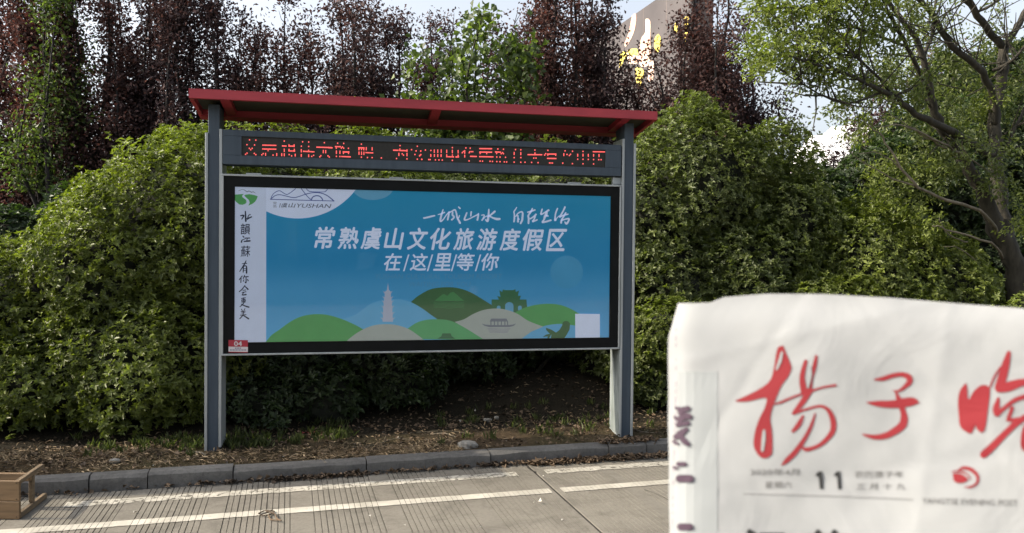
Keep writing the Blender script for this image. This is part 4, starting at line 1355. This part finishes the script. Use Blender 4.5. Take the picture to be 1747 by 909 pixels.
clumps([(1340, 25, 7.3, .25, .4, .22, 1020), (1400, 10, 7.4, .35, .4, .22, 1156), (1470, 15, 7.6, .35, .4, .2, 884), (1330, 80, 7.2, .18, .3, .14, 544),
        (1390, 75, 7.3, .32, .4, .14, 1020), (1450, 55, 7.5, .3, .4, .14, 748), (1520, 55, 7.7, .22, .3, .16, 476), (1320, 108, 7.2, .16, .3, .10, 408),
        (1400, 105, 7.3, .26, .3, .10, 476), (1470, 85, 7.6, .25, .3, .10, 408), (1340, -50, 7.4, .4, .5, .3, 1020), (1470, -60, 7.5, .5, .5, .3, 1020)],
       M['leaf_lime'], big, bo)
clumps([(1560, 30, 8.2, .3, .4, .2, 500), (1610, 90, 9.1, .35, .5, .25, 700), (1640, 150, 9.4, .5, .4, .3, 900), (1560, 120, 8.8, .35, .4, .22, 700), (1500, 110, 8.2, .3, .3, .15, 500),
        (1720, 60, 9.2, .4, .4, .35, 500), (1740, 160, 9.3, .3, .4, .4, 700), (1600, 10, 8.6, .3, .3, .2, 300), (1560, 160, 8.0, .35, .4, .12, 600),
        (1480, 140, 7.8, .3, .3, .12, 500), (1410, 130, 7.4, .3, .3, .08, 400), (1450, 170, 7.6, .3, .3, .10, 400), (1600, 200, 9.0, .5, .4, .25, 900), (1640, 260, 8.2, .4, .2, .3, 900), (1580, 300, 8.4, .4, .2, .25, 900), (1730, 300, 8.3, .35, .2, .4, 600), (1700, 200, 9.4, .3, .2, .35, 500), (1680, 100, 9.4, .3, .2, .3, 300), (1640, 40, 9.0, .4, .3, .25, 300)],
       M['leaf_shrub_dull'], big, bo, 'inner_foliage')
clumps([(1520, 285, 8.6, .2, .2, .14, 350), (1595, 290, 8.5, .2, .2, .12, 350), (1500, 320, 8.3, .16, .2, .12, 300), (1590, 355, 8.1, .18, .2, .10, 250), (1735, 385, 8.2, .14, .2, .14, 250), (1480, 205, 8.4, .2, .2, .12, 250), (1660, 180, 8.9, .3, .2, .15, 300)],
       M['leaf_lime'], big, bo, 'young_shoots')

# unseen tree belt added behind the camera to darken glass reflections and fill light
b = MB()
for k in range(26):
    cx, cy, hh = -34 + k * 2.7 + random.uniform(-.5, .5), -13 - random.uniform(0, 3), random.uniform(5.0, 8.0)
    n_, m_ = 12, 9
    k0 = len(b.v)
    for a in range(m_ + 1):
        for q in range(n_):
            th, ph = math.pi * a / m_, 2 * math.pi * q / n_
            d = np.array([math.sin(th) * math.cos(ph) * 2.3, math.sin(th) * math.sin(ph) * 1.8, math.cos(th) * hh * .55])
            b.v.append(tuple(np.array([cx, cy, hh * .48]) + d * random.uniform(.82, 1.12)))
    b.f += [(k0 + a * n_ + q, k0 + (a + 1) * n_ + q, k0 + (a + 1) * n_ + (q + 1) % n_, k0 + a * n_ + (q + 1) % n_) for a in range(m_) for q in range(n_)]
o = b.build('added_blocker_trees', M['leaf_blocker'])
setp(o, 'unseen belt of trees added behind the camera to cut reflections and fill light', 'trees', None, 'stuff')

# ---------------------------------------------------------------- far hoarding and cloud
hc = at_depth(1180, 200, 30.0)
hd = unit(np.array([-.266, .964, 0.0]))
hn = np.array([-hd[1], hd[0], 0.0]) * 1.0
if hn[0] > 0:
    hn = -hn
hroot = empty('tall_hoarding', (hc[0], hc[1], 0), 0, 'tall grey advertising hoarding with torn bright print behind the purple trees', 'billboard')
def hp(u, off, z):
    return tuple(hd * u + hn * off + np.array([0, 0, z]))
def hbox(name, u0, u1, o0, o1, z0, z1, m):
    b = MB()
    b.add([hp(u0, o0, z0), hp(u1, o0, z0), hp(u1, o1, z0), hp(u0, o1, z0), hp(u0, o0, z1), hp(u1, o0, z1), hp(u1, o1, z1), hp(u0, o1, z1)],
          [(0, 3, 2, 1), (4, 5, 6, 7), (0, 1, 5, 4), (1, 2, 6, 5), (2, 3, 7, 6), (3, 0, 4, 7)])
    return b.build(name, m, hroot)
M['hoard'] = mat('faded_grey_print', (0.105, 0.092, 0.092), (0.075, 0.066, 0.068), .5, .8)
M['hoard_edge'] = mat('dark_hoarding_steel', (0.03, 0.03, 0.033), None, 3, .6)
M['hoard_side'] = mat('grey_hoarding_side', (0.16, 0.13, 0.12), (0.10, 0.08, 0.07), 1, .7)
M['hoard_y'] = mat('pale_yellow_print', (0.90, 0.74, 0.16), (0.75, 0.55, 0.12), 1.5, .8)
M['hoard_p'] = mat('pale_pink_print', (0.90, 0.68, 0.55), (0.70, 0.38, 0.28), 1.5, .8)
hbox('panel', .15, 11.5, -.1, .0, 4.8, 12.2, M['hoard'])
hbox('corner_post', -.12, .145, -.12, .05, 4.8, 12.3, M['hoard_edge'])
hbox('column', 4.5, 5.6, -1.6, -.5, -.2, 4.79, M['hoard_edge'])
sb = MB()
for u0, u1, z0, z1 in ((0, .62, 4.8, 12.1),):
    a = np.array([1.0, .2, 0]) / math.hypot(1, .2)
    q0 = np.array(hp(-.12, -.14, 0)); q1 = q0 + a * .62
    q2 = q1 + hd * .1; q3 = q0 + hd * .1
    sb.add([(*q0[:2], z0), (*q1[:2], z0), (*q2[:2], z0), (*q3[:2], z0), (*q0[:2], z1), (*q1[:2], z1), (*q2[:2], z1), (*q3[:2], z1)],
           [(0, 3, 2, 1), (4, 5, 6, 7), (0, 1, 5, 4), (1, 2, 6, 5), (2, 3, 7, 6), (3, 0, 4, 7)])
sb.build('side_panel', M['hoard_side'], hroot)
def hpix(px, py, off):
    """a pixel of the photograph on the hoarding's face"""
    q = ray(px, py)
    o = np.array([hc[0], hc[1], 0]) + hn * off
    p = CAM + q * (np.dot(o - CAM, hn) / np.dot(q, hn))
    return tuple(p - np.array([hc[0], hc[1], 0]))
ZH, SH = (1030, 0), 6.06
def hpr(name, m, polys, off):
    b = MB()
    for p in polys:
        poly(b, p, lambda x, y: hpix(x, y, off), ZH, SH, 3)
    b.build(name, m, hroot)['kind'] = 'stuff'
hpr('torn_print', M['hoard_p'], [[(290, 170), (335, 150), (320, 300), (270, 420), (230, 480), (215, 450), (260, 330)], [(430, 200), (480, 220), (480, 420), (490, 560), (450, 680), (370, 660), (380, 420), (430, 330)],
     [(470, 640), (520, 640), (505, 830), (455, 820)], [(230, 560), (340, 510), (360, 640), (260, 660)]], .012)
hpr('torn_print', M['hoard_y'], [[(170, 560), (210, 530), (240, 560), (200, 640), (160, 700)], [(245, 520), (340, 500), (350, 560), (260, 570)], [(330, 700), (410, 720), (400, 820), (360, 900), (330, 800)],
     [(525, 400), (565, 350), (590, 420), (560, 540), (520, 480)], [(735, 240), (760, 250), (755, 340), (725, 320)], [(830, 190), (878, 180), (865, 300), (875, 390), (825, 440), (800, 420), (840, 330)]], .02)

cb = MB()
def cloud_blob(c, r, seed):
    n, m_ = 18, 12
    vs = []
    for i in range(m_ + 1):
        for j in range(n):
            th, ph = math.pi * i / m_, 2 * math.pi * j / n
            d = np.array([math.sin(th) * math.cos(ph), math.sin(th) * math.sin(ph), math.cos(th)])
            k = 1 + .12 * math.sin(d[0] * 7 + seed) * math.sin(d[2] * 9 + seed) + .06 * math.sin(d[1] * 17 + seed * 2) * math.sin(d[0] * 15)
            vs.append(tuple(np.array(c) + d * np.array(r) * k))
    f = [(i * n + j, (i + 1) * n + j, (i + 1) * n + (j + 1) % n, i * n + (j + 1) % n) for i in range(m_) for j in range(n)]
    cb.add(vs, f)
for px, py, r, sdd in ((1385, 272, 8, 1), (1405, 258, 9, 2), (1440, 246, 10, 3), (1475, 240, 9, 4), (1430, 285, 14, 5), (1370, 290, 6, 7)):
    c = at_depth(px, py, 420)
    cloud_blob(c, (r * 1.3, r, r), sdd)
co = cb.build('cloud', M['cloud'], None, True)
setp(co, 'small bright white cloud low between the tall shrub and the spreading tree', 'cloud')

# ---------------------------------------------------------------- litter, grass, stones
def scatter(name, material, n, region, size, kind='stuff', flatness=.25, wid=.4, hmax=.01, label=None, cat=None, clump=0):
    s = region(n)
    S_c, T_c = s[:, 0], s[:, 1]
    n = len(S_c)
    Z = np.where(T_c < .0, .004, verge_z(S_c, T_c))
    Z = np.where((T_c >= 0) & (T_c < .125), .104, Z)
    P = KO + S_c[:, None] * KU + T_c[:, None] * KN
    P[:, 2] = Z + rng.uniform(0.002, hmax, n)
    D = unit(np.stack([rng.normal(0, 1, n), rng.normal(0, 1, n), rng.normal(0, flatness, n)], 1))
    N = unit(np.array([0, 0, 1]) + rng.normal(0, .45, (n, 3)))
    L = rng.uniform(*size, n)
    V, F, T = leaves(P, D, N, L, L * wid * rng.uniform(.6, 1.4, n), rng.random(n), fold=.35)
    o = np_mesh(name, V, F, material, None, T)
    setp(o, label, cat, None, kind)
    return o
def reg(s0, s1, t0, t1, pw=1.0):
    def f(n):
        return np.stack([rng.uniform(s0, s1, n), t0 + (t1 - t0) * rng.random(n) ** pw], 1)
    return f
def regs(*rs):
    def f(n):
        w = np.array([r[4] for r in rs], float); w /= w.sum()
        out = [np.stack([rng.uniform(r[0], r[1], int(n * q)), rng.uniform(r[2], r[3], int(n * q))], 1) for r, q in zip(rs, w)]
        return np.concatenate(out)
    return f
scatter('straw_mulch', M['straw'], 8200, regs((-1.5, 2.9, .16, .48, 4), (-1.5, .6, .4, .75, 2.5), (-1.5, .9, .45, .85, 2), (1.8, 2.9, .13, .35, 2.2), (2.8, 5, .5, 1.2, .8), (-1, 5, .2, 2.6, 1.0)), (.015, .07), wid=.12, hmax=.018, label='pale straw and bark chips strewn along the verge', cat='mulch')
scatter('dead_leaves', M['deadleaf'], 5200, regs((-1.2, 5.5, .14, 1.2, 3), (1.0, 3.2, -.035, -.012, .35), (1.5, 2.1, -.06, -.012, .22), (3.0, 5.2, -.06, -.012, .6), (3.4, 5.2, -.11, -.012, 1.4), (-1, 3.3, -.025, -.012, .22), (1.0, 6, .8, 3, 2), (4.0, 4.5, .02, .16, .4)), (.02, .055), wid=.55, hmax=.02, label='brown dead leaves scattered over the verge and gutter', cat='leaves')
hj = MB()
for u in (2.2, 4.4, 6.6, 8.8):
    hj.add([hp(u, .004, 4.8), hp(u + .05, .004, 4.8), hp(u + .05, .004, 12.2), hp(u, .004, 12.2)], [(0, 1, 2, 3)])
for z in (6.6, 8.4, 10.2):
    hj.add([hp(.15, .006, z), hp(11.5, .006, z), hp(11.5, .006, z + .05), hp(.15, .006, z + .05)], [(0, 1, 2, 3)])
hj.build('panel_seams', M['hoard_side'], hroot)['kind'] = 'stuff'
scatter('pale_scraps', M['pale_litter'], 42, regs((-1, 5.2, .2, 1.8, 3), (.2, 5, -1.5, -.05, .9)), (.01, .03), wid=.8, hmax=.02, label='small pale scraps of paper lying on soil and road', cat='litter')
# grass tufts
def grass(n_tuft, region, label, name='grass', h=(.03, .09)):
    q = region(n_tuft)
    P0 = KO + q[:, :1] * KU + q[:, 1:] * KN
    P0[:, 2] = verge_z(q[:, 0], q[:, 1])
    k = 16
    P = np.repeat(P0, k, 0) + rng.normal(0, .02, (len(P0) * k, 3)) * np.array([1, 1, 0])
    n = len(P)
    D = unit(rng.normal(0, .38, (n, 3)) * np.array([1, 1, 0]) + np.array([0, 0, 1]))
    L = rng.uniform(*h, n)
    V, F, T = leaves(P, D, unit(rng.normal(0, 1, (n, 3)) * np.array([1, 1, .2])), L, L * .07 + .002, rng.random(n), fold=.1, droop=.15)
    o = np_mesh(name, V, F, M['grass'], None, T)
    setp(o, label, 'grass', None, 'stuff')
grass(170, regs((.1, 1.5, .5, .95, 3), (1.2, 2.1, .55, 1.2, 2.2), (2.8, 5.0, .35, 1.3, 2.2), (-1.5, 5, .3, 3, 1.2)), 'thin green grass tufts growing along the shaded verge')

def stone(name, label, px, py, r, m, cat='stone'):
    p = at_z(px, py, .11)
    d = p - KO
    z = float(verge_z(np.array([d @ KU]), np.array([d @ KN]))[0])
    p = at_z(px, py, z)
    b = MB()
    n, m_ = 12, 8
    sdd = random.random() * 9
    for i in range(m_ + 1):
        for j in range(n):
            th, ph = math.pi * i / m_, 2 * math.pi * j / n
            v = np.array([math.sin(th) * math.cos(ph), math.sin(th) * math.sin(ph), math.cos(th)])
            k = 1 + .22 * math.sin(v[0] * 3 + sdd) * math.cos(v[1] * 4 + sdd) + .10 * math.sin(v[2] * 9 + v[0] * 8 + sdd)
            v = np.sign(v) * np.abs(v) ** .75
            b.v.append(tuple(v * np.array(r) * k + np.array([0, 0, r[2] * .6])))
    b.f = [(i * n + j, (i + 1) * n + j, (i + 1) * n + (j + 1) % n, i * n + (j + 1) % n) for i in range(m_) for j in range(n)]
    o = b.build(name, m)
    o.location = (p[0], p[1], z)
    setp(o, label, cat)
stone('rock', 'pale lump of broken concrete on the soil just behind the kerb', 797, 764, (.075, .05, .035), M['rock'])
stone('stone', 'small rounded white stone on the soil left of the board', 196, 789, (.035, .025, .018), M['rock'])
stone('stone', 'small pale stone in the shaded soil behind the large lump', 847, 714, (.022, .018, .014), M['rock'])
stone('stone', 'flat grey stone half buried under the right part of the board', 832, 718, (.04, .03, .014), M['rock'])

def on_verge(px, py):
    z = .12
    for _ in range(12):
        p = at_z(px, py, z)
        d = p - KO
        z2 = float(verge_z(np.array([d @ KU]), np.array([d @ KN]))[0])
        z = z * .5 + z2 * .5
    return p
def twig(label, pts, r=.005, m='twig', road_=False, name='fallen_twig', group=None):
    P = [at_z(x, y, .008) if road_ else on_verge(x, y) + np.array([0, 0, r + .004]) for x, y in pts]
    o0 = P[0].copy()
    b = MB()
    q = spline3([p - o0 + rng.normal(0, .003, 3) for p in P], 4)
    b.tube(q, [r * (1 - .5 * i / len(q)) for i in range(len(q))], 5)
    # short side shoots
    for k in range(2):
        i = random.randrange(1, len(q) - 1)
        e = q[i] + unit(rng.normal(0, 1, 3) * np.array([1, 1, .3])) * .05
        e[2] = abs(e[2])
        b.tube([q[i], e], [r * .6, r * .3], 4)
    o = b.build(name, M[m])
    o.location = tuple(o0)
    setp(o, label, 'twig', group)
twig('pale twig lying at the foot of the left post', [(352, 779), (340, 773), (330, 774)], .007)
twig('long thin pale stick on the soil below the middle of the board', [(600, 765), (640, 760), (672, 750), (700, 752)], .004)
twig('pale crooked stick on the bank under the right half of the board', [(735, 743), (760, 742), (778, 748)], .005)
twig('short pale stick beside the rock', [(640, 772), (620, 766), (612, 758)], .005)
twig('thin stick on the shaded soil right of the right post', [(1085, 735), (1100, 738), (1120, 741)], .005)
twig('long grass like stem trailing over the soil bank', [(680, 742), (720, 738), (770, 737), (800, 742)], .0025)
twig('twig with small side shoots just behind the kerb, left of centre', [(530, 790), (545, 786), (556, 792)], .005)
# dried weed on the white line
b = MB()
o0 = at_z(455, 880, .004)
for pts in ([(441, 876), (452, 871), (468, 872), (458, 878), (446, 880)], [(458, 878), (462, 886), (476, 887)], [(452, 871), (468, 876), (472, 884), (480, 888)], [(444, 878), (456, 874), (464, 870)]):
    P = [at_z(x, y, .008 + .012 * random.random()) - o0 for x, y in pts]
    b.tube(spline3(P, 4), .004, 5)
o = b.build('dried_weed', M['deadleaf'])
o.location = tuple(o0)
setp(o, 'curled brown dried weed lying on the second white line', 'weed')
# red wrapper
p = on_verge(533, 741)
n = 7
V, F = [], []
for i in range(n):
    for j in range(4):
        V.append((i / (n - 1) * .16 - .08, j * .02 - .03, .014 + .012 * math.sin(i * 1.7 + j) + .006 * random.random()))
for i in range(n - 1):
    for j in range(3):
        F.append((i * 4 + j, (i + 1) * 4 + j, (i + 1) * 4 + j + 1, i * 4 + j + 1))
b = MB(); b.add(V, F)
o = b.build('crumpled_wrapper', M['wrapper'], None, True)
o.location = tuple(p); o.rotation_euler = (0, 0, .25)
setp(o, 'crumpled faded red wrapper in the shade below the board', 'litter')

# ---------------------------------------------------------------- the newspaper held up close on the right
def paper_mat():
    m = bpy.data.materials.new('newsprint')
    m.use_nodes = True
    nt = m.node_tree
    b = nt.nodes['Principled BSDF']
    out = nt.nodes['Material Output']
    n = noise(nt, 14, 5, .6)
    c = ramp(nt, n, [(.28, (.33, .34, .345)), (.5, (.40, .41, .415)), (.7, (.425, .435, .435))])
    nt.links.new(c, b.inputs['Base Color'])
    b.inputs['Roughness'].default_value = .8
    b.inputs['Specular IOR Level'].default_value = .15
    n2 = noise(nt, 11, 5, .6, dist=1.6)
    bump(nt, b, n2, .22, .006)
    t = nt.nodes.new('ShaderNodeBsdfTranslucent')
    t.inputs[0].default_value = (.6, .57, .5, 1)
    ms = nt.nodes.new('ShaderNodeMixShader')
    ms.inputs[0].default_value = .12
    nt.links.new(b.outputs[0], ms.inputs[1])
    nt.links.new(t.outputs[0], ms.inputs[2])
    nt.links.new(ms.outputs[0], out.inputs[0])
    return m
M['paper'] = paper_mat()
flat('paper_tint', (.335, .355, .36), .8)
flat('ink_red', (.27, .016, .022), .7)
flat('ink_black', (.02, .02, .02), .7)
flat('ink_grey', (.15, .147, .14), .8)
flat('ink_purple', (.05, .022, .045), .7)
flat('ink_light_purple', (.25, .20, .25), .7)

def paper_depth(px, py):
    u = (px - 1143) / 600.0
    v = (py - 500) / 409.0
    d = .520 - .045 * u - .040 * v + .006 * math.exp(-((u + .02) / .05) ** 2)
    d += .0007 * math.sin(u * 9 + v * 4) + .0003 * math.sin(u * 17 - v * 11 + 1) + .00008 * math.sin(u * 37 + v * 29)
    d += .005 * math.exp(-(v / .10) ** 2)
    for a_, b_, c_, h_ in ((1, .45, .38, .0005), (.35, 1, .30, -.0004), (1, -.6, .52, .0004), (.2, 1, .86, .0004), (1, .1, .80, -.0004)):
        d += h_ * math.exp(-abs(a_ * u + b_ * v - c_) / .022)
    return d
def paper_map(off=0.0):
    return lambda px, py: tuple(at_depth(px, py, paper_depth(px, py) + off) - PO)
PO = at_depth(1450, 909, .5)
news = empty('newspaper', tuple(PO), 0, 'folded newspaper with red brush masthead held up close to the camera', 'newspaper')
TOP = [(1158, 517), (1180, 517), (1212, 516), (1226, 510), (1236, 506.5), (1309, 501), (1403, 501.5), (1521, 508), (1639, 518), (1746, 526), (1900, 545), (2150, 590)]
LEFT = [(517, 1158), (560, 1155), (640, 1155), (909, 1148), (1300, 1140)]
def sheet(name, dx, dy, off, nx=130, ny=90, x1=2150, wob=0.0, left=None):
    tx = [p[0] for p in TOP]; ty = [p[1] for p in TOP]
    lx = left or LEFT
    V, F = [], []
    mp = paper_map(off)
    for j in range(ny + 1):
        v = (j / ny) ** 1.3
        for i in range(nx + 1):
            u = (i / nx) ** 1.35
            ya = 517 + v * (1300 - 517)
            xl = np.interp(ya, [p[0] for p in lx], [p[1] for p in lx]) + dx + wob * math.sin(ya * .05 + dx)
            x = xl + u * (x1 - xl)
            yt = np.interp(x, tx, ty) + dy
            y = yt + v * (1300 - yt)
            V.append(mp(x, y))
    for j in range(ny):
        for i in range(nx):
            a = j * (nx + 1) + i
            F.append((a, a + nx + 1, a + nx + 2, a + 1))
    b = MB(); b.add(V, F)
    return b.build(name, M['paper'], news, True)
front = sheet('front_page', 0, 0, 0)
front['label'] = 'front page with the red masthead'
L2 = [(517, 1156), (545, 1148), (575, 1144), (640, 1143), (909, 1146), (1300, 1136)]
L3 = [(517, 1157), (540, 1150), (572, 1140.5), (640, 1139.5), (909, 1142), (1300, 1132)]
sheet('inner_page', 0, 1.2, .0012, left=L2, wob=.6)
sheet('inner_page', 0, 1.8, .0026, left=L3, wob=.5)
sheet('inner_page', .8, .9, .0040, left=L3, wob=.9)
sheet('inner_page', 2.0, 2.6, .0058, left=L2, wob=.4)

def nprt(name, m, fn, off=-.00035):
    b = MB()
    fn(b, paper_map(off))
    o = b.build(name, M[m], front)
    if name in ('date_line', 'brush_gaps', 'sideways_print', 'date_number', 'round_emblem', 'show_through', 'headline_tops'):
        o['kind'] = 'stuff'
    return o
YY, YS = (1240, 580), 4.13
JJ, JSx = (1460, 620), 6.49
WW, WS = (1620, 580), 4.33
def mast_a(b, mp):
    poly(b, [(395, 38), (412, 80), (450, 170), (452, 210), (430, 260), (385, 320), (350, 400), (320, 480), (305, 560), (318, 640), (320, 780), (300, 820), (265, 832), (225, 815), (190, 750), (195, 660), (225, 560), (265, 480), (280, 412), (230, 412), (150, 432), (58, 430), (130, 395), (220, 350), (300, 290), (330, 200), (350, 80), (368, 45)], mp, YY, YS, 4)
    for r in ([(555, 150, 26), (530, 260, 38), (545, 365, 50)], [(630, 112, 18), (618, 180, 30), (598, 270, 18), (580, 365, 40)],
              [(330, 452, 8), (380, 438, 16), (450, 408, 16), (520, 382, 16), (590, 360, 16), (680, 332, 14), (765, 318, 18)],
              [(570, 375, 44), (530, 440, 40), (470, 515, 26)],
              [(470, 517, 18), (560, 487, 16), (660, 465, 18), (720, 500, 30), (750, 580, 40), (740, 650, 38), (680, 720, 30), (620, 755, 26), (560, 770, 28), (525, 752, 12)],
              [(535, 535, 16), (505, 595, 34), (465, 642, 22)], [(622, 518, 10), (595, 600, 22), (550, 690, 28), (480, 790, 36), (420, 850, 32), (385, 882, 6)]):
        ribbon(b, r, mp, YY, YS, 6)
def mast_b(b, mp):
    for r in ([(205, 178, 14), (300, 168, 48), (400, 135, 50), (500, 120, 50), (580, 145, 66), (595, 200, 62), (540, 258, 44), (480, 300, 26), (412, 302, 10)],
              [(445, 315, 24), (465, 370, 45), (495, 440, 80), (520, 520, 62), (535, 600, 80), (515, 680, 88), (440, 742, 80), (340, 795, 70), (230, 815, 56), (130, 800, 34), (70, 780, 8)],
              [(122, 432, 12), (250, 445, 66), (400, 450, 84), (550, 430, 100), (640, 420, 84), (700, 435, 10)]):
        ribbon(b, r, mp, JJ, JSx, 6)
def mast_c(b, mp):
    poly(b, [(115, 318), (130, 350), (138, 440), (180, 375), (235, 333), (290, 342), (297, 400), (282, 520), (265, 640), (240, 685), (205, 662), (190, 628), (165, 685), (130, 682), (80, 640), (68, 560), (62, 440), (80, 365)], mp, WW, WS, 3)
    for r in ([(437, 95, 32), (412, 190, 58), (385, 290, 66), (362, 350, 60)], [(375, 198, 12), (325, 280, 14), (302, 345, 12)],
              [(365, 360, 56), (430, 345, 72), (500, 322, 62), (560, 310, 50), (760, 300, 40)],
              [(360, 430, 20), (345, 500, 50), (350, 540, 52)], [(352, 548, 28), (430, 480, 30), (500, 435, 32), (640, 395, 40)],
              [(462, 500, 28), (430, 590, 26)], [(430, 592, 22), (520, 582, 30), (640, 545, 30)],
              [(252, 845, 56), (330, 772, 52), (420, 680, 46), (500, 608, 46), (620, 530, 40)], [(560, 640, 30), (548, 720, 44), (570, 800, 60), (700, 830, 50)]):
        ribbon(b, r, mp, WW, WS, 6)
for f_ in (mast_a, mast_b, mast_c):
    nprt('masthead_character', 'ink_red', f_)
nprt('brush_gaps', 'paper_tint', lambda b, mp: (ribbon(b, [(388, 88, 16), (372, 150, 22), (350, 205, 14)], mp, YY, YS), ribbon(b, [(262, 640, 18), (258, 700, 26), (250, 778, 18)], mp, YY, YS), ribbon(b, [(580, 180, 16), (588, 240, 20), (570, 330, 16)], mp, YY, YS)), -.0007)
nprt('date_number', 'ink_black', lambda b, mp: [(poly(b, [(x + 5, 804), (x + 10.5, 804), (x + 13, 834), (x + 6.5, 834), (x + 4.6, 812)], mp), poly(b, [(x + 5.2, 804), (x + 4.9, 813), (x, 812), (x - .5, 809)], mp)) for x in (1392, 1423)])
def small(b, mp):
    text(b, '2020年4月', 1280, 799, 1364, 811, mp, 0, 0)
    text(b, '星期六', 1305, 821, 1351, 833, mp, 0, 0)
    text(b, '农历庚子年', 1458, 803, 1541, 815, mp, 0, 0)
    text(b, '三 月 十 九', 1461, 824, 1545, 835, mp, 0, 0)
    text(b, 'YANGTSE EVENING POST', 1573, 849, 1736, 859, mp, 0, 0, y0r=853, y1r=863)
    ribbon(b, [(1268, 842.5, .9), (1410, 846, .9), (1558, 852, .9)], mp, n=12)
nprt('date_line', 'ink_grey', small)
def swirl(b, mp):
    o, s = (1230, 760), 3.379
    poly(b, [(1335, 165), (1370, 160), (1405, 175), (1425, 195), (1400, 213), (1365, 215), (1340, 200)], mp, o, s, 4)
    ribbon(b, [(1370, 140, 8), (1400, 128, 18), (1445, 140, 22), (1478, 175, 18), (1475, 215, 14), (1440, 238, 12), (1405, 238, 5)], mp, o, s)
    ribbon(b, [(1330, 150, 5), (1375, 148, 10), (1420, 165, 8), (1440, 195, 4)], mp, o, s)
nprt('round_emblem', 'ink_red', swirl)
nprt('show_through', 'paper_tint', lambda b, mp: [poly(b, [(1157 + i * 13.4, 634 + j * 33), (1170.4 + i * 13.4, 634 + j * 33), (1170.4 + i * 13.4, 667 + j * 33), (1157 + i * 13.4, 667 + j * 33)], mp) for i in range(5) for j in range(12)], -.00022)
def headline(b, mp):
    text(b, '江', 1268, 901, 1345, 985, mp, 0, .03)
    text(b, '苏', 1372, 903, 1448, 986, mp, 0, .03)
nprt('headline_tops', 'ink_black', headline)
PUR = [[(50, 436, 8), (72, 440, 12), (95, 437, 14)], [(62, 452, 10), (100, 468, 16)], [(45, 470, 8), (60, 478, 12), (85, 472, 10)], [(70, 445, 8), (62, 492, 12)], [(55, 500, 12), (95, 492, 12)],
       [(48, 545, 14), (72, 528, 16), (90, 515, 10)], [(60, 530, 12), (80, 560, 16), (95, 572, 12)], [(40, 562, 8), (55, 570, 8)], [(58, 648, 12), (82, 648, 12)], [(40, 660, 6), (52, 664, 8)], [(62, 703, 20), (103, 703, 20)], [(66, 886, 18), (102, 886, 18)]]
nprt('sideways_print', 'ink_purple', lambda b, mp: [ribbon(b, [(x + 2, y, w * 1.45) for x, y, w in r], mp, (1130, 500), 2.223, 4) for r in PUR], -.0010)
b = MB()
mpz = paper_map(-.0005)
for y in list(range(560, 905, 13)):
    x = np.interp(y, [p[0] for p in LEFT], [p[1] for p in LEFT]) - 1.5
    if random.random() < .75:
        ribbon(b, [(x, y, 1.6), (x - .6, y + random.uniform(3, 11), 1.3)], mpz)
ed = b.build('edge_print', M['ink_light_purple'], front)
ed['kind'] = 'stuff'
print('SHRUB TRIS', tot)
